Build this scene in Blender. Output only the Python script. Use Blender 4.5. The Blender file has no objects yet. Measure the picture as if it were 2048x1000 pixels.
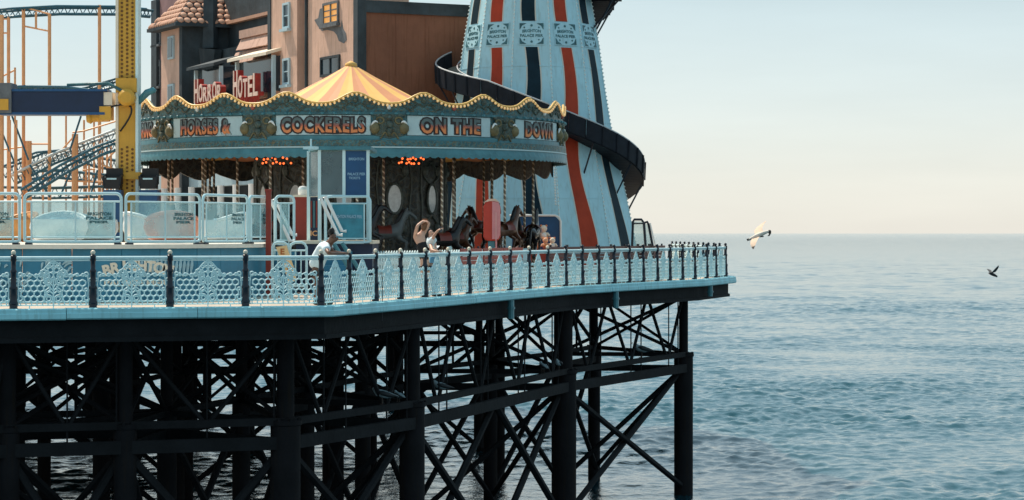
import bpy, bmesh, math, random
from math import sin, cos, pi, radians, atan2, sqrt
from mathutils import Vector, Matrix
random.seed(7)
S = bpy.context.scene
COL = S.collection

# ------------------------------------------------------------------ camera, sky, sun, exposure
F = 4620.0                       # focal length in photograph pixels (2048 wide)
EYE = 1.63                       # eye height above the pier deck (z = 0)
SEA = -7.6
cam = bpy.data.cameras.new('camera'); cam_o = bpy.data.objects.new('camera', cam); COL.objects.link(cam_o)
cam_o.location = (0, 0, EYE); cam_o.rotation_euler = (radians(90), 0, 0)
cam.sensor_width = 36.0; cam.lens = 36.0*F/2048.0; cam.shift_y = -34.0/2048.0
cam.clip_start = 0.5; cam.clip_end = 60000
S.camera = cam_o

SUN_AZ = radians(-42)            # measured from +Y (view direction) towards +X
SUN_EL = radians(57)
sun_dir = Vector((sin(SUN_AZ)*cos(SUN_EL), cos(SUN_AZ)*cos(SUN_EL), sin(SUN_EL)))
w = bpy.data.worlds.new("World"); S.world = w; w.use_nodes = True
nt = w.node_tree; nt.nodes.clear()
sky = nt.nodes.new('ShaderNodeTexSky'); sky.sky_type = 'NISHITA'; sky.sun_disc = False
sky.sun_elevation = SUN_EL; sky.sun_rotation = SUN_AZ
sky.altitude = 0; sky.air_density = 1.0; sky.dust_density = 0.5; sky.ozone_density = 3.0
bg = nt.nodes.new('ShaderNodeBackground'); bg.inputs['Strength'].default_value = 0.10
wo = nt.nodes.new('ShaderNodeOutputWorld')
# hazy seaside air, the same in every direction: cream at the horizon, pale cyan above, mixed over the clear-sky model
STR = bg.inputs['Strength'].default_value
tint = nt.nodes.new('ShaderNodeMix'); tint.data_type = 'RGBA'; tint.blend_type = 'MULTIPLY'; tint.inputs[0].default_value = 1.0; tint.inputs[7].default_value = (.86, 1.0, .98, 1)
tcw = nt.nodes.new('ShaderNodeTexCoord'); spw = nt.nodes.new('ShaderNodeSeparateXYZ'); nt.links.new(tcw.outputs['Generated'], spw.inputs[0])
rpw = nt.nodes.new('ShaderNodeValToRGB'); el_ = rpw.color_ramp.elements
el_[0].position = 0.0; el_[0].color = (.77, .72, .67, 1); el_[1].position = 1.0; el_[1].color = (.26, .46, .56, 1)
for p_, c_ in ((.022, (.77, .735, .69, 1)), (.06, (.67, .70, .69, 1)), (.105, (.555, .635, .645, 1)), (.30, (.48, .67, .73, 1))):
    e_ = el_.new(p_); e_.color = c_
sc_ = nt.nodes.new('ShaderNodeVectorMath'); sc_.operation = 'SCALE'; sc_.inputs['Scale'].default_value = 1.0/STR
nt.links.new(spw.outputs[2], rpw.inputs[0]); nt.links.new(rpw.outputs[0], sc_.inputs[0])
mxw = nt.nodes.new('ShaderNodeMix'); mxw.data_type = 'RGBA'; mxw.inputs[0].default_value = .74
nt.links.new(sky.outputs[0], tint.inputs[6]); nt.links.new(tint.outputs[2], mxw.inputs[6]); nt.links.new(sc_.outputs[0], mxw.inputs[7])
cn = nt.nodes.new('ShaderNodeTexNoise'); cn.inputs['Scale'].default_value = 3.2; cn.inputs['Detail'].default_value = 5; cn.inputs['Roughness'].default_value = .55
cm = nt.nodes.new('ShaderNodeMapping'); cm.inputs['Scale'].default_value = (1.3, 1.3, 9.0); nt.links.new(tcw.outputs['Generated'], cm.inputs[0]); nt.links.new(cm.outputs[0], cn.inputs['Vector'])
cr_ = nt.nodes.new('ShaderNodeMapRange'); cr_.inputs[1].default_value = .3; cr_.inputs[2].default_value = .7; cr_.inputs[3].default_value = .955; cr_.inputs[4].default_value = 1.045   # thin high veil
nt.links.new(cn.outputs[0], cr_.inputs[0]); cv_ = nt.nodes.new('ShaderNodeVectorMath'); cv_.operation = 'SCALE'
nt.links.new(mxw.outputs[2], cv_.inputs[0]); nt.links.new(cr_.outputs[0], cv_.inputs['Scale'])
nt.links.new(cv_.outputs[0], bg.inputs[0]); nt.links.new(bg.outputs[0], wo.inputs[0])
sl = bpy.data.lights.new('sun', 'SUN'); sl.energy = 5.0; sl.angle = radians(0.5); sl.color = (1.0, 0.87, 0.72)
so = bpy.data.objects.new('sun', sl); COL.objects.link(so); so.location = (-40, 40, 60)
so.rotation_euler = sun_dir.to_track_quat('Z', 'Y').to_euler()
S.view_settings.view_transform = 'Standard'
try: S.view_settings.look = 'None'
except Exception: pass
S.view_settings.gamma = 1.0; S.view_settings.use_curve_mapping = False
S.view_settings.exposure = 0.30
S.cycles.max_bounces = 6; S.cycles.transparent_max_bounces = 16

# ------------------------------------------------------------------ helpers
def gx(px, d): return (px-1024.0)*d/F
def gz(py, d): return EYE-(py-466.0)*d/F
def P(px, py, d): return Vector((gx(px, d), d, gz(py, d)))

class MB:
    def __init__(s): s.v = []; s.f = []; s.m = []
    def add(s, vs, fs, mi=0):
        o = len(s.v); s.v += [tuple(v) for v in vs]; s.f += [[i+o for i in f] for f in fs]; s.m += [mi]*len(fs); return s
    def box(s, c, size, rz=0, mi=0):
        hx, hy, hz = size[0]/2, size[1]/2, size[2]/2; c = Vector(c); ca, sa = cos(rz), sin(rz); vs = []
        for z in (-hz, hz):
            for x, y in ((-hx, -hy), (hx, -hy), (hx, hy), (-hx, hy)):
                vs.append((c.x+x*ca-y*sa, c.y+x*sa+y*ca, c.z+z))
        return s.add(vs, [[0,3,2,1],[4,5,6,7],[0,1,5,4],[1,2,6,5],[2,3,7,6],[3,0,4,7]], mi)
    def hexa(s, p8, mi=0):
        return s.add(p8, [[0,3,2,1],[4,5,6,7],[0,1,5,4],[1,2,6,5],[2,3,7,6],[3,0,4,7]], mi)
    def beam(s, p, q, w_, h, mi=0):
        p, q = Vector(p), Vector(q); d = (q-p).normalized()
        up = Vector((0,0,1)) if abs(d.z) < .95 else Vector((0,1,0))
        a = d.cross(up).normalized(); b = a.cross(d)
        vs = [e+a*(sx*w_/2)+b*(sz*h/2) for e in (p, q) for sx, sz in ((-1,-1),(1,-1),(1,1),(-1,1))]
        return s.add(vs, [[0,3,2,1],[4,5,6,7],[0,1,5,4],[1,2,6,5],[2,3,7,6],[3,0,4,7]], mi)
    def tube(s, pts, r, n=6, mi=0, closed=False, a0=0.0):
        pts = [Vector(p) for p in pts]; k = len(pts); rs = r if isinstance(r, (list, tuple)) else [r]*k
        vs = []; ref = None
        for i, p in enumerate(pts):
            if closed: d = pts[(i+1) % k]-pts[i-1]
            else: d = pts[min(i+1, k-1)]-pts[max(i-1, 0)]
            if d.length < 1e-9: d = Vector((0,0,1))
            d.normalize()
            if ref is None:
                ref = Vector((0,0,1)) if abs(d.z) < .9 else Vector((0,1,0))
            a = ref-d*ref.dot(d)
            if a.length < 1e-4: a = d.orthogonal()
            a.normalize(); ref = a; b = d.cross(a)
            for j in range(n):
                t = a0+2*pi*j/n; vs.append(p+(a*cos(t)+b*sin(t))*rs[i])
        fs = []
        for i in range(k if closed else k-1):
            i2 = (i+1) % k
            for j in range(n): fs.append([i*n+j, i*n+(j+1) % n, i2*n+(j+1) % n, i2*n+j])
        if not closed: fs += [list(range(n-1, -1, -1)), [(k-1)*n+j for j in range(n)]]
        return s.add(vs, fs, mi)
    def lathe(s, prof, n=16, c=(0,0,0), mi=0, a0=0.0):
        c = Vector(c); vs = []; fs = []; k = len(prof)
        for r, z in prof:
            for j in range(n):
                t = a0+2*pi*j/n; vs.append((c.x+r*cos(t), c.y+r*sin(t), c.z+z))
        for i in range(k-1):
            for j in range(n): fs.append([i*n+j, i*n+(j+1) % n, (i+1)*n+(j+1) % n, (i+1)*n+j])
        if prof[0][0] > 1e-4: fs.append(list(range(n-1, -1, -1)))
        if prof[-1][0] > 1e-4: fs.append([(k-1)*n+j for j in range(n)])
        return s.add(vs, fs, mi)
    def ball(s, c, r, n=8, m=6, mi=0):
        r = r if isinstance(r, (tuple, list)) else (r, r, r); c = Vector(c); vs = [(c.x, c.y, c.z-r[2])]; fs = []
        for i in range(1, m):
            ph = -pi/2+pi*i/m
            for j in range(n): vs.append((c.x+r[0]*cos(ph)*cos(2*pi*j/n), c.y+r[1]*cos(ph)*sin(2*pi*j/n), c.z+r[2]*sin(ph)))
        vs.append((c.x, c.y, c.z+r[2])); L = len(vs)-1
        for j in range(n): fs.append([0, 1+(j+1) % n, 1+j])
        for i in range(m-2):
            for j in range(n): fs.append([1+i*n+j, 1+i*n+(j+1) % n, 1+(i+1)*n+(j+1) % n, 1+(i+1)*n+j])
        for j in range(n): fs.append([L, 1+(m-2)*n+j, 1+(m-2)*n+(j+1) % n])
        return s.add(vs, fs, mi)
    def prism(s, poly, z0, z1, mi=0):
        n = len(poly); vs = [(x, y, z0) for x, y in poly]+[(x, y, z1) for x, y in poly]
        fs = [list(range(n-1, -1, -1)), list(range(n, 2*n))]+[[i, (i+1) % n, n+(i+1) % n, n+i] for i in range(n)]
        return s.add(vs, fs, mi)
    def slab(s, poly3, off, mi=0):
        """polygon of 3-D points thickened by vector off"""
        n = len(poly3); o = Vector(off); p = [Vector(q) for q in poly3]
        return s.add(p+[q+o for q in p], [list(range(n-1, -1, -1)), list(range(n, 2*n))]+[[i, (i+1) % n, n+(i+1) % n, n+i] for i in range(n)], mi)
    def sweep(s, path, prof, mi=0):
        """closed profile (outward offset, z) swept along a plan path"""
        k = len(path); n = len(prof); vs = []
        for i in range(k):
            off = mitre(path, i)
            for o, z in prof: vs.append((path[i][0]+off[0]*o, path[i][1]+off[1]*o, z))
        fs = []
        for i in range(k-1):
            for j in range(n): fs.append([i*n+j, i*n+(j+1) % n, (i+1)*n+(j+1) % n, (i+1)*n+j])
        fs += [list(range(n-1, -1, -1)), [(k-1)*n+j for j in range(n)]]
        return s.add(vs, fs, mi)
    def build(s, name, mats, parent=None, org=None, smooth=False, kind=None, recalc=True):
        me = bpy.data.meshes.new(name)
        if org is not None:
            ox, oy, oz = org; vs = [(x-ox, y-oy, z-oz) for x, y, z in s.v]
        else: vs = s.v
        me.from_pydata(vs, [], s.f)
        if recalc:
            bm = bmesh.new(); bm.from_mesh(me); bmesh.ops.recalc_face_normals(bm, faces=bm.faces); bm.to_mesh(me); bm.free()
        for m_ in (mats if isinstance(mats, (list, tuple)) else [mats]): me.materials.append(m_)
        if any(s.m): me.polygons.foreach_set('material_index', s.m)
        if smooth: me.polygons.foreach_set('use_smooth', [True]*len(me.polygons)); 
        if smooth == 'auto':
            try: me.set_sharp_from_angle(angle=radians(40))
            except Exception: pass
        return link(name, me, parent, kind)

def link(name, me, parent=None, kind=None):
    o = bpy.data.objects.new(name, me); COL.objects.link(o)
    if parent is not None: o.parent = parent
    if kind: o['kind'] = kind
    return o

def mitre(path, i):
    k = len(path)
    def nrm(a, b):
        dx, dy = b[0]-a[0], b[1]-a[1]; L = math.hypot(dx, dy); return (dy/L, -dx/L)
    if i == 0: return nrm(path[0], path[1])
    if i == k-1: return nrm(path[-2], path[-1])
    a, b = nrm(path[i-1], path[i]), nrm(path[i], path[i+1])
    mx, my = a[0]+b[0], a[1]+b[1]; d = 1+a[0]*b[0]+a[1]*b[1]
    return (mx/d, my/d)

def offset_path(path, o): return [(p[0]+mitre(path, i)[0]*o, p[1]+mitre(path, i)[1]*o) for i, p in enumerate(path)]

def tag(o, label, cat, group=None, kind=None):
    o['label'] = label; o['category'] = cat
    if group: o['group'] = group
    if kind: o['kind'] = kind
    return o
def thing(name, label, cat, loc=(0,0,0), rz=0.0, group=None):
    o = bpy.data.objects.new(name, None); COL.objects.link(o); o.empty_display_size = .2
    o.location = loc; o.rotation_euler = (0, 0, rz); return tag(o, label, cat, group)
def copy_tree(o, parent=None):
    c = o.copy(); COL.objects.link(c)
    if parent is not None: c.parent = parent
    for ch in list(o.children): copy_tree(ch, c)
    return c

MATS = {}
def M(name, col, rough=.55, metal=0.0, var=.14, scale=2.5, bump=0.0, spec=.4, emit=None, es=1.0, streak=0.0, bscale=30):
    if name in MATS: return MATS[name]
    m = bpy.data.materials.new(name); m.use_nodes = True; n = m.node_tree; b = n.nodes['Principled BSDF']
    b.inputs['Roughness'].default_value = rough; b.inputs['Metallic'].default_value = metal
    b.inputs['Specular IOR Level'].default_value = spec
    tc = n.nodes.new('ShaderNodeTexCoord')
    if var > 0:
        nz = n.nodes.new('ShaderNodeTexNoise'); nz.inputs['Scale'].default_value = scale; nz.inputs['Detail'].default_value = 6
        nz.inputs['Roughness'].default_value = .65
        n.links.new(tc.outputs['Object'], nz.inputs['Vector'])
        rp = n.nodes.new('ShaderNodeValToRGB'); rp.color_ramp.elements[0].position = .3; rp.color_ramp.elements[1].position = .72
        rp.color_ramp.elements[0].color = (*[c*(1-var) for c in col], 1); rp.color_ramp.elements[1].color = (*[min(1, c*(1+var)) for c in col], 1)
        n.links.new(nz.outputs[0], rp.inputs[0]); last = rp.outputs[0]
        if streak > 0:
            mp = n.nodes.new('ShaderNodeMapping'); mp.inputs['Scale'].default_value = (7, 7, .5)
            n2 = n.nodes.new('ShaderNodeTexNoise'); n2.inputs['Scale'].default_value = 1.6; n2.inputs['Detail'].default_value = 7
            n.links.new(tc.outputs['Object'], mp.inputs[0]); n.links.new(mp.outputs[0], n2.inputs['Vector'])
            r2 = n.nodes.new('ShaderNodeValToRGB'); r2.color_ramp.elements[0].position = .52; r2.color_ramp.elements[1].position = .75
            n.links.new(n2.outputs[0], r2.inputs[0])
            mx = n.nodes.new('ShaderNodeMix'); mx.data_type = 'RGBA'; mx.blend_type = 'MIX'
            ml = n.nodes.new('ShaderNodeMath'); ml.operation = 'MULTIPLY'; ml.inputs[1].default_value = streak
            n.links.new(r2.outputs[0], ml.inputs[0]); n.links.new(ml.outputs[0], mx.inputs[0])
            n.links.new(last, mx.inputs[6]); mx.inputs[7].default_value = (col[0]*.42+.02, col[1]*.36+.01, col[2]*.30, 1)
            last = mx.outputs[2]
        n.links.new(last, b.inputs['Base Color'])
    else: b.inputs['Base Color'].default_value = (*col, 1)
    if bump > 0:
        nb = n.nodes.new('ShaderNodeTexNoise'); nb.inputs['Scale'].default_value = bscale; nb.inputs['Detail'].default_value = 4
        n.links.new(tc.outputs['Object'], nb.inputs['Vector'])
        bp = n.nodes.new('ShaderNodeBump'); bp.inputs['Strength'].default_value = bump; bp.inputs['Distance'].default_value = .03
        n.links.new(nb.outputs[0], bp.inputs['Height']); n.links.new(bp.outputs[0], b.inputs['Normal'])
    if emit:
        b.inputs['Emission Color'].default_value = (*emit, 1); b.inputs['Emission Strength'].default_value = es
    MATS[name] = m; return m

def scroll_mat(name, base, light, gold, scale=5.0, bump=.5):
    if name in MATS: return MATS[name]
    m = M(name, base, .45, var=.35, scale=3); n = m.node_tree; b = n.nodes['Principled BSDF']
    tc = [q for q in n.nodes if q.type == 'TEX_COORD'][0]; src = b.inputs['Base Color'].links[0].from_socket
    nz = n.nodes.new('ShaderNodeTexNoise'); nz.inputs['Scale'].default_value = 2.2; n.links.new(tc.outputs['Object'], nz.inputs['Vector'])
    va = n.nodes.new('ShaderNodeVectorMath'); va.operation = 'MULTIPLY_ADD'; va.inputs[1].default_value = (.5, .5, .5)
    n.links.new(nz.outputs['Color'], va.inputs[0]); n.links.new(tc.outputs['Object'], va.inputs[2])
    last = src
    for sc, lo, hi, col in ((scale, .05, .12, light), (scale*1.7, .03, .08, gold)):
        v = n.nodes.new('ShaderNodeTexVoronoi'); v.feature = 'DISTANCE_TO_EDGE'; v.inputs['Scale'].default_value = sc; n.links.new(va.outputs[0], v.inputs['Vector'])
        mr = n.nodes.new('ShaderNodeMapRange'); mr.inputs[1].default_value = lo; mr.inputs[2].default_value = hi; mr.inputs[3].default_value = .75; mr.inputs[4].default_value = 0
        n.links.new(v.outputs[0], mr.inputs[0]); mx = n.nodes.new('ShaderNodeMix'); mx.data_type = 'RGBA'
        n.links.new(mr.outputs[0], mx.inputs[0]); n.links.new(last, mx.inputs[6]); mx.inputs[7].default_value = (*col, 1); last = mx.outputs[2]
    n.links.new(last, b.inputs['Base Color'])
    bp = n.nodes.new('ShaderNodeBump'); bp.inputs['Strength'].default_value = bump; bp.inputs['Distance'].default_value = .04
    n.links.new(mr.outputs[0], bp.inputs['Height']); n.links.new(bp.outputs[0], b.inputs['Normal']); return m

def glass_mat(name, col, clear=.5, rough=.08):
    if name in MATS: return MATS[name]
    m = bpy.data.materials.new(name); m.use_nodes = True; n = m.node_tree; b = n.nodes['Principled BSDF']
    b.inputs['Base Color'].default_value = (*col, 1); b.inputs['Roughness'].default_value = rough
    tr = n.nodes.new('ShaderNodeBsdfTransparent'); tr.inputs[0].default_value = (.9, .97, .98, 1)
    tc = n.nodes.new('ShaderNodeTexCoord'); nz = n.nodes.new('ShaderNodeTexNoise'); nz.inputs['Scale'].default_value = 1.4; nz.inputs['Detail'].default_value = 5
    n.links.new(tc.outputs['Object'], nz.inputs['Vector'])
    mr = n.nodes.new('ShaderNodeMapRange'); mr.inputs[1].default_value = .3; mr.inputs[2].default_value = .7
    mr.inputs[3].default_value = clear-.14; mr.inputs[4].default_value = clear+.14
    n.links.new(nz.outputs[0], mr.inputs[0])
    mx = n.nodes.new('ShaderNodeMixShader'); n.links.new(mr.outputs[0], mx.inputs[0])
    n.links.new(b.outputs[0], mx.inputs[1]); n.links.new(tr.outputs[0], mx.inputs[2])
    n.links.new(mx.outputs[0], n.nodes['Material Output'].inputs['Surface']); MATS[name] = m; return m

def text_geo(txt, size=1.0, extrude=.01, offset=0.0, space=1.0, width=None, bold=0.0):
    """mesh data of a line of lettering in the x-z plane, centred, front towards -y"""
    cu = bpy.data.curves.new('lettering', 'FONT'); cu.body = txt; cu.size = size; cu.extrude = extrude; cu.offset = offset
    cu.space_character = space; cu.align_x = 'CENTER'; cu.align_y = 'CENTER'; cu.resolution_u = 3
    o = bpy.data.objects.new('lettering', cu); COL.objects.link(o)
    me = bpy.data.meshes.new_from_object(o)
    vs = [(v.co.x, -v.co.z, v.co.y) for v in me.vertices]; fs = [list(p.vertices) for p in me.polygons]
    bpy.data.objects.remove(o); bpy.data.curves.remove(cu); bpy.data.meshes.remove(me)
    if vs:
        x0, x1 = min(v[0] for v in vs), max(v[0] for v in vs); z0, z1 = min(v[2] for v in vs), max(v[2] for v in vs)
        k = (width/(x1-x0)) if width else 1.0
        vs = [((x-(x0+x1)/2)*k, y, z-(z0+z1)/2) for x, y, z in vs]
    return vs, fs

def text_on(mb, txt, c, size, ax, nrm_, extrude=.008, offset=0.0, width=None, up=Vector((0,0,1)), arch=0.0, mi=0):
    """lettering placed at c, running along ax, facing nrm_"""
    vs, fs = text_geo(txt, size, extrude, offset, 1.0, width); ax = Vector(ax).normalized(); n_ = Vector(nrm_).normalized(); c = Vector(c)
    out = []
    for x, y, z in vs: out.append(c+ax*x+n_*(-y)+up*(z-arch*x*x))
    mb.add(out, fs, mi); return mb

def skin_mesh(verts, edges, radii, sub=2):
    me = bpy.data.meshes.new('body'); me.from_pydata(verts, edges, [])
    o = bpy.data.objects.new('body', me); COL.objects.link(o)
    md = o.modifiers.new('skin', 'SKIN'); md.use_smooth_shade = True
    sv = me.skin_vertices[0].data
    for i, r in enumerate(radii):
        sv[i].radius = (r, r) if not isinstance(r, tuple) else r
    sv[0].use_root = True
    sb = o.modifiers.new('sub', 'SUBSURF'); sb.levels = sub; sb.render_levels = sub
    dg = bpy.context.evaluated_depsgraph_get()
    r = bpy.data.meshes.new_from_object(o.evaluated_get(dg)); bpy.data.objects.remove(o); bpy.data.meshes.remove(me)
    r.polygons.foreach_set('use_smooth', [True]*len(r.polygons)); return r
def skin_chain(nodes, sub=2):
    """nodes: name -> (co, r, parent name)"""
    ks = list(nodes); ix = {k: i for i, k in enumerate(ks)}
    return skin_mesh([tuple(nodes[k][0]) for k in ks], [(ix[nodes[k][2]], ix[k]) for k in ks if nodes[k][2]], [nodes[k][1] for k in ks], sub)

# ------------------------------------------------------------------ materials
WHITE = M('pale_aqua_paint', (.62, .80, .82), .45, var=.07, streak=.18, scale=1.2)
KERB = M('kerb_paint', (.30, .62, .69), .5, var=.16, streak=.45, scale=.9, bump=.25, bscale=6)
IRON = M('dark_pier_iron', (.008, .008, .010), .8, spec=.15, var=.35, scale=1.2, streak=.3, bump=.4, bscale=9)
IRON2 = M('weathered_pier_timber', (.010, .011, .013), .8, spec=.15, var=.35, scale=1.6, bump=.5, bscale=8)
NAVY = M('navy_post_paint', (.010, .014, .026), .35, var=.2)
CREAM = M('cream_paint', (.78, .68, .54), .5, var=.08)
WHITEP = M('white_paint', (.80, .80, .78), .45, var=.05, streak=.1)
TEAL = M('dark_teal_paint', (.040, .130, .150), .4, var=.5, scale=4, bump=.3, bscale=14)
TEAL2 = M('mid_teal_paint', (.060, .200, .240), .4, var=.2, scale=3)
BLUE = M('royal_blue_paint', (.012, .075, .190), .4, var=.15)
DBLUE = M('deep_blue_paint', (.006, .020, .060), .35, var=.2)
SKYBLUE = M('ride_wall_blue', (.030, .190, .300), .5, var=.22, scale=.9, streak=.2)
RED = M('dull_red_paint', (.26, .030, .018), .5, var=.15, streak=.2)
ORANGE = M('orange_steel_paint', (.82, .40, .18), .5, var=.12)
YELLOW = M('yellow_steel_paint', (.62, .33, .04), .45, var=.1, streak=.15, scale=1.5)
BLACK = M('black_rubber', (.010, .010, .012), .5, var=.2)
BRASS = M('brass', (.55, .36, .14), .35, metal=.6, var=.15)
GOLD = M('gold_paint', (.72, .44, .13), .4, var=.12)
GLASS = glass_mat('hazy_barrier_acrylic', (.42, .66, .70), .64)
WGLASS = glass_mat('window_glass', (.10, .16, .18), .25)
DGLASS = M('dark_window_glass', (.012, .03, .045), .08, var=.2, spec=.7)
# ------------------------------------------------------------------ water
def make_water():
    import numpy as np
    rng = np.random.RandomState(3)
    ys = [72.0]
    while ys[-1] < 1500: ys.append(ys[-1]+.17 if ys[-1] < 190 else ys[-1]*(1.0022 if ys[-1] < 330 else 1.0042))
    ys = np.array(ys, dtype=np.float32); nx = 620; t = np.linspace(-1, 1, nx).astype(np.float32); hw = 9+ys*.24
    X = np.outer(hw, t).astype(np.float32); Y = np.repeat(ys[:, None], nx, 1).astype(np.float32); Z = np.zeros_like(X)
    gap = np.maximum(np.gradient(ys), hw*2/nx)[:, None]
    gust = .86+.30*np.sin(X*.05+1.3+1.4*np.sin(Y*.031))*np.sin(Y*.06+.9*np.sin(X*.045))+.34*np.sin(X*.19+Y*.05+1.2*np.sin(Y*.11))*np.sin(Y*.17+.8*np.sin(X*.13))
    for k in range(130):
        far_ = k >= 100
        L = .38*(2.3/.38)**rng.rand() if not far_ else 3.2*(12/3.2)**rng.rand(); th = radians(-85)+rng.randn()*1.1
        a = (.0034*L**.72 if not far_ else .0016*L)*(.5+rng.rand()); kx, ky = cos(th)*2*pi/L, sin(th)*2*pi/L
        ph = kx*X+ky*Y+rng.rand()*6.28+1.1*np.sin(X*(.02+.08*rng.rand())+Y*(.02+.06*rng.rand())+k)
        att = np.clip((L/(gap*1.5))-.5, 0, 1).astype(np.float32)
        s_ = np.sin(ph); Z += (a*att)*(s_+.45*(1-np.abs(np.cos(ph*.5+.8))))
    gust = np.clip(gust, .12, 2)**1.4; Z = Z*gust*np.clip((1500-Y)/900, 0, 1)+SEA
    n = len(ys); vs = np.stack([X, Y, Z], 2).reshape(-1, 3)
    i = np.arange(n-1)[:, None]*nx+np.arange(nx-1)[None, :]
    q = np.stack([i, i+1, i+1+nx, i+nx], 2).reshape(-1, 4)
    me = bpy.data.meshes.new('water'); me.vertices.add(len(vs)); me.vertices.foreach_set('co', vs.ravel())
    base = len(vs)
    me.loops.add(q.size); me.loops.foreach_set('vertex_index', q.ravel())
    me.polygons.add(len(q)); me.polygons.foreach_set('loop_start', np.arange(0, q.size, 4)); me.polygons.foreach_set('loop_total', np.full(len(q), 4))
    me.update(); me.polygons.foreach_set('use_smooth', [True]*len(q))
    m = bpy.data.materials.new('sea_water'); m.use_nodes = True; nn = m.node_tree; b = nn.nodes['Principled BSDF']
    b.inputs['Base Color'].default_value = (.005, .054, .074, 1); b.inputs['Roughness'].default_value = .07; b.inputs['IOR'].default_value = 1.62
    tc = nn.nodes.new('ShaderNodeTexCoord')
    def ns(scale, det, sx, sy, nn=nn, tc=tc):
        mp = nn.nodes.new('ShaderNodeMapping'); mp.inputs['Scale'].default_value = (sx, sy, 1)
        mp.inputs['Rotation'].default_value = (0, 0, radians(20))
        z = nn.nodes.new('ShaderNodeTexNoise'); z.inputs['Scale'].default_value = scale; z.inputs['Detail'].default_value = det; z.inputs['Roughness'].default_value = .6
        nn.links.new(tc.outputs['Object'], mp.inputs[0]); nn.links.new(mp.outputs[0], z.inputs['Vector']); return z
    a = ns(3.2, 4, 1.2, .7); c = ns(.16, 6, .7, 1.0)
    ad = nn.nodes.new('ShaderNodeMath'); ad.operation = 'MULTIPLY_ADD'; ad.inputs[1].default_value = 3.4
    nn.links.new(c.outputs[0], ad.inputs[0]); nn.links.new(a.outputs[0], ad.inputs[2])
    spx = nn.nodes.new('ShaderNodeSeparateXYZ'); nn.links.new(tc.outputs['Object'], spx.inputs[0])
    mry = nn.nodes.new('ShaderNodeMapRange'); mry.inputs[1].default_value = 200; mry.inputs[2].default_value = 2500; mry.inputs[3].default_value = 1; mry.inputs[4].default_value = 6   # choppier offshore, out of the lee of the pier
    nn.links.new(spx.outputs[1], mry.inputs[0]); mm = nn.nodes.new('ShaderNodeMath'); mm.operation = 'MULTIPLY'
    nn.links.new(ad.outputs[0], mm.inputs[0]); nn.links.new(mry.outputs[0], mm.inputs[1]); ad = mm
    bp = nn.nodes.new('ShaderNodeBump'); bp.inputs['Strength'].default_value = .6; bp.inputs['Distance'].default_value = .06
    nn.links.new(ad.outputs[0], bp.inputs['Height']); nn.links.new(bp.outputs[0], b.inputs['Normal'])
    me.materials.append(m); link('water', me, None, 'structure')
    # open sea out to the horizon, a hair lower than the waved part; it starts beneath its fringe
    R = 45000; ys2 = [1440, 1500, 3000, 8000, 20000, R]
    mb = MB()
    for y0, y1 in zip(ys2[:-1], ys2[1:]): mb.add([(-R, y0, SEA-.02), (R, y0, SEA-.02), (R, y1, SEA-.02), (-R, y1, SEA-.02)], [[0,1,2,3]])
    mb.add([(-R, -300, SEA-.55), (R, -300, SEA-.55), (R, 1440, SEA-.55), (-R, 1440, SEA-.55)], [[0,1,2,3]])
    mb.build('sea', m, None, kind='structure')
make_water()

# ------------------------------------------------------------------ pier: plan of the edge
EDGE = [(gx(-420, 47.6), 47.6), (gx(642, 50.9), 50.9), (gx(1131, 69.7), 69.7), (gx(1389, 79.9), 79.9), (gx(1451, 85.0), 85.0), (7.35, 106.0)]
BACK = [(-6, 130.0), (-60, 130.0), (-60, 46.0)]
def on_edge(px):
    for a, b in zip(EDGE[:-2], EDGE[1:-1]):
        dx, dy = b[0]-a[0], b[1]-a[1]; k = (px-1024)/F
        t = (k*a[1]-a[0])/(dx-k*dy)
        if -1e-6 <= t <= 1+1e-6: return Vector((a[0]+t*dx, a[1]+t*dy, 0))
    return None

def plank_mat():
    m = M('deck_planks', (.42, .35, .28), .75, var=.22, scale=.7, bump=.3, streak=0)
    return m
mb = MB(); mb.prism(EDGE+BACK, -.20, 0.0); mb.build('pier_deck', plank_mat(), None, kind='structure')

pier = thing('pier', 'dark iron pier on sleeved piles with a pale blue kerb along its deck edge', 'pier', (0, 60, 0))
PO = (0, 60, 0)
KP = [(.003, .03), (.003, -.21), (.35, -.21), (.39, -.18), (.39, -.08), (.37, -.06), (.37, .01), (.34, .035)]
rk = random.Random(2)
for si, (a, b) in enumerate(zip(EDGE[:-1], EDGE[1:])):          # the kerb is laid in boards with open joints
    L = math.hypot(b[0]-a[0], b[1]-a[1]); n = max(1, round(L/3.1)); nn_ = ((b[1]-a[1])/L, -(b[0]-a[0])/L); m0, m1 = mitre(EDGE, si), mitre(EDGE, si+1)
    for k in range(n):
        t0, t1 = k/n+(.007/L if k else 0), (k+1)/n-(.007/L if k < n-1 else 0); vs = []; dz = rk.uniform(-.006, .006); do = rk.uniform(-.005, .005)
        for t, off in ((t0, m0 if k == 0 else nn_), (t1, m1 if k == n-1 else nn_)):
            for o_, z_ in KP: vs.append((a[0]+(b[0]-a[0])*t+off[0]*(o_+(do if o_ > .1 else 0)), a[1]+(b[1]-a[1])*t+off[1]*(o_+(do if o_ > .1 else 0)), z_+dz))
        q8 = len(KP); MB().add(vs, [list(range(q8-1, -1, -1)), list(range(q8, 2*q8))]+[[i, (i+1) % q8, q8+(i+1) % q8, q8+i] for i in range(q8)]).build('kerb_board', KERB, pier, PO)
mb = MB(); mb.sweep(EDGE, [(.10, -.213), (.10, -.66), (-.20, -.66), (-.20, -.203)])
mb.sweep(EDGE, [(.16, -.60), (.16, -.70), (-.02, -.70), (-.02, -.664), (.1, -.664), (.104, -.60)])
mb.build('edge_girder', IRON2, pier, PO)

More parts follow.
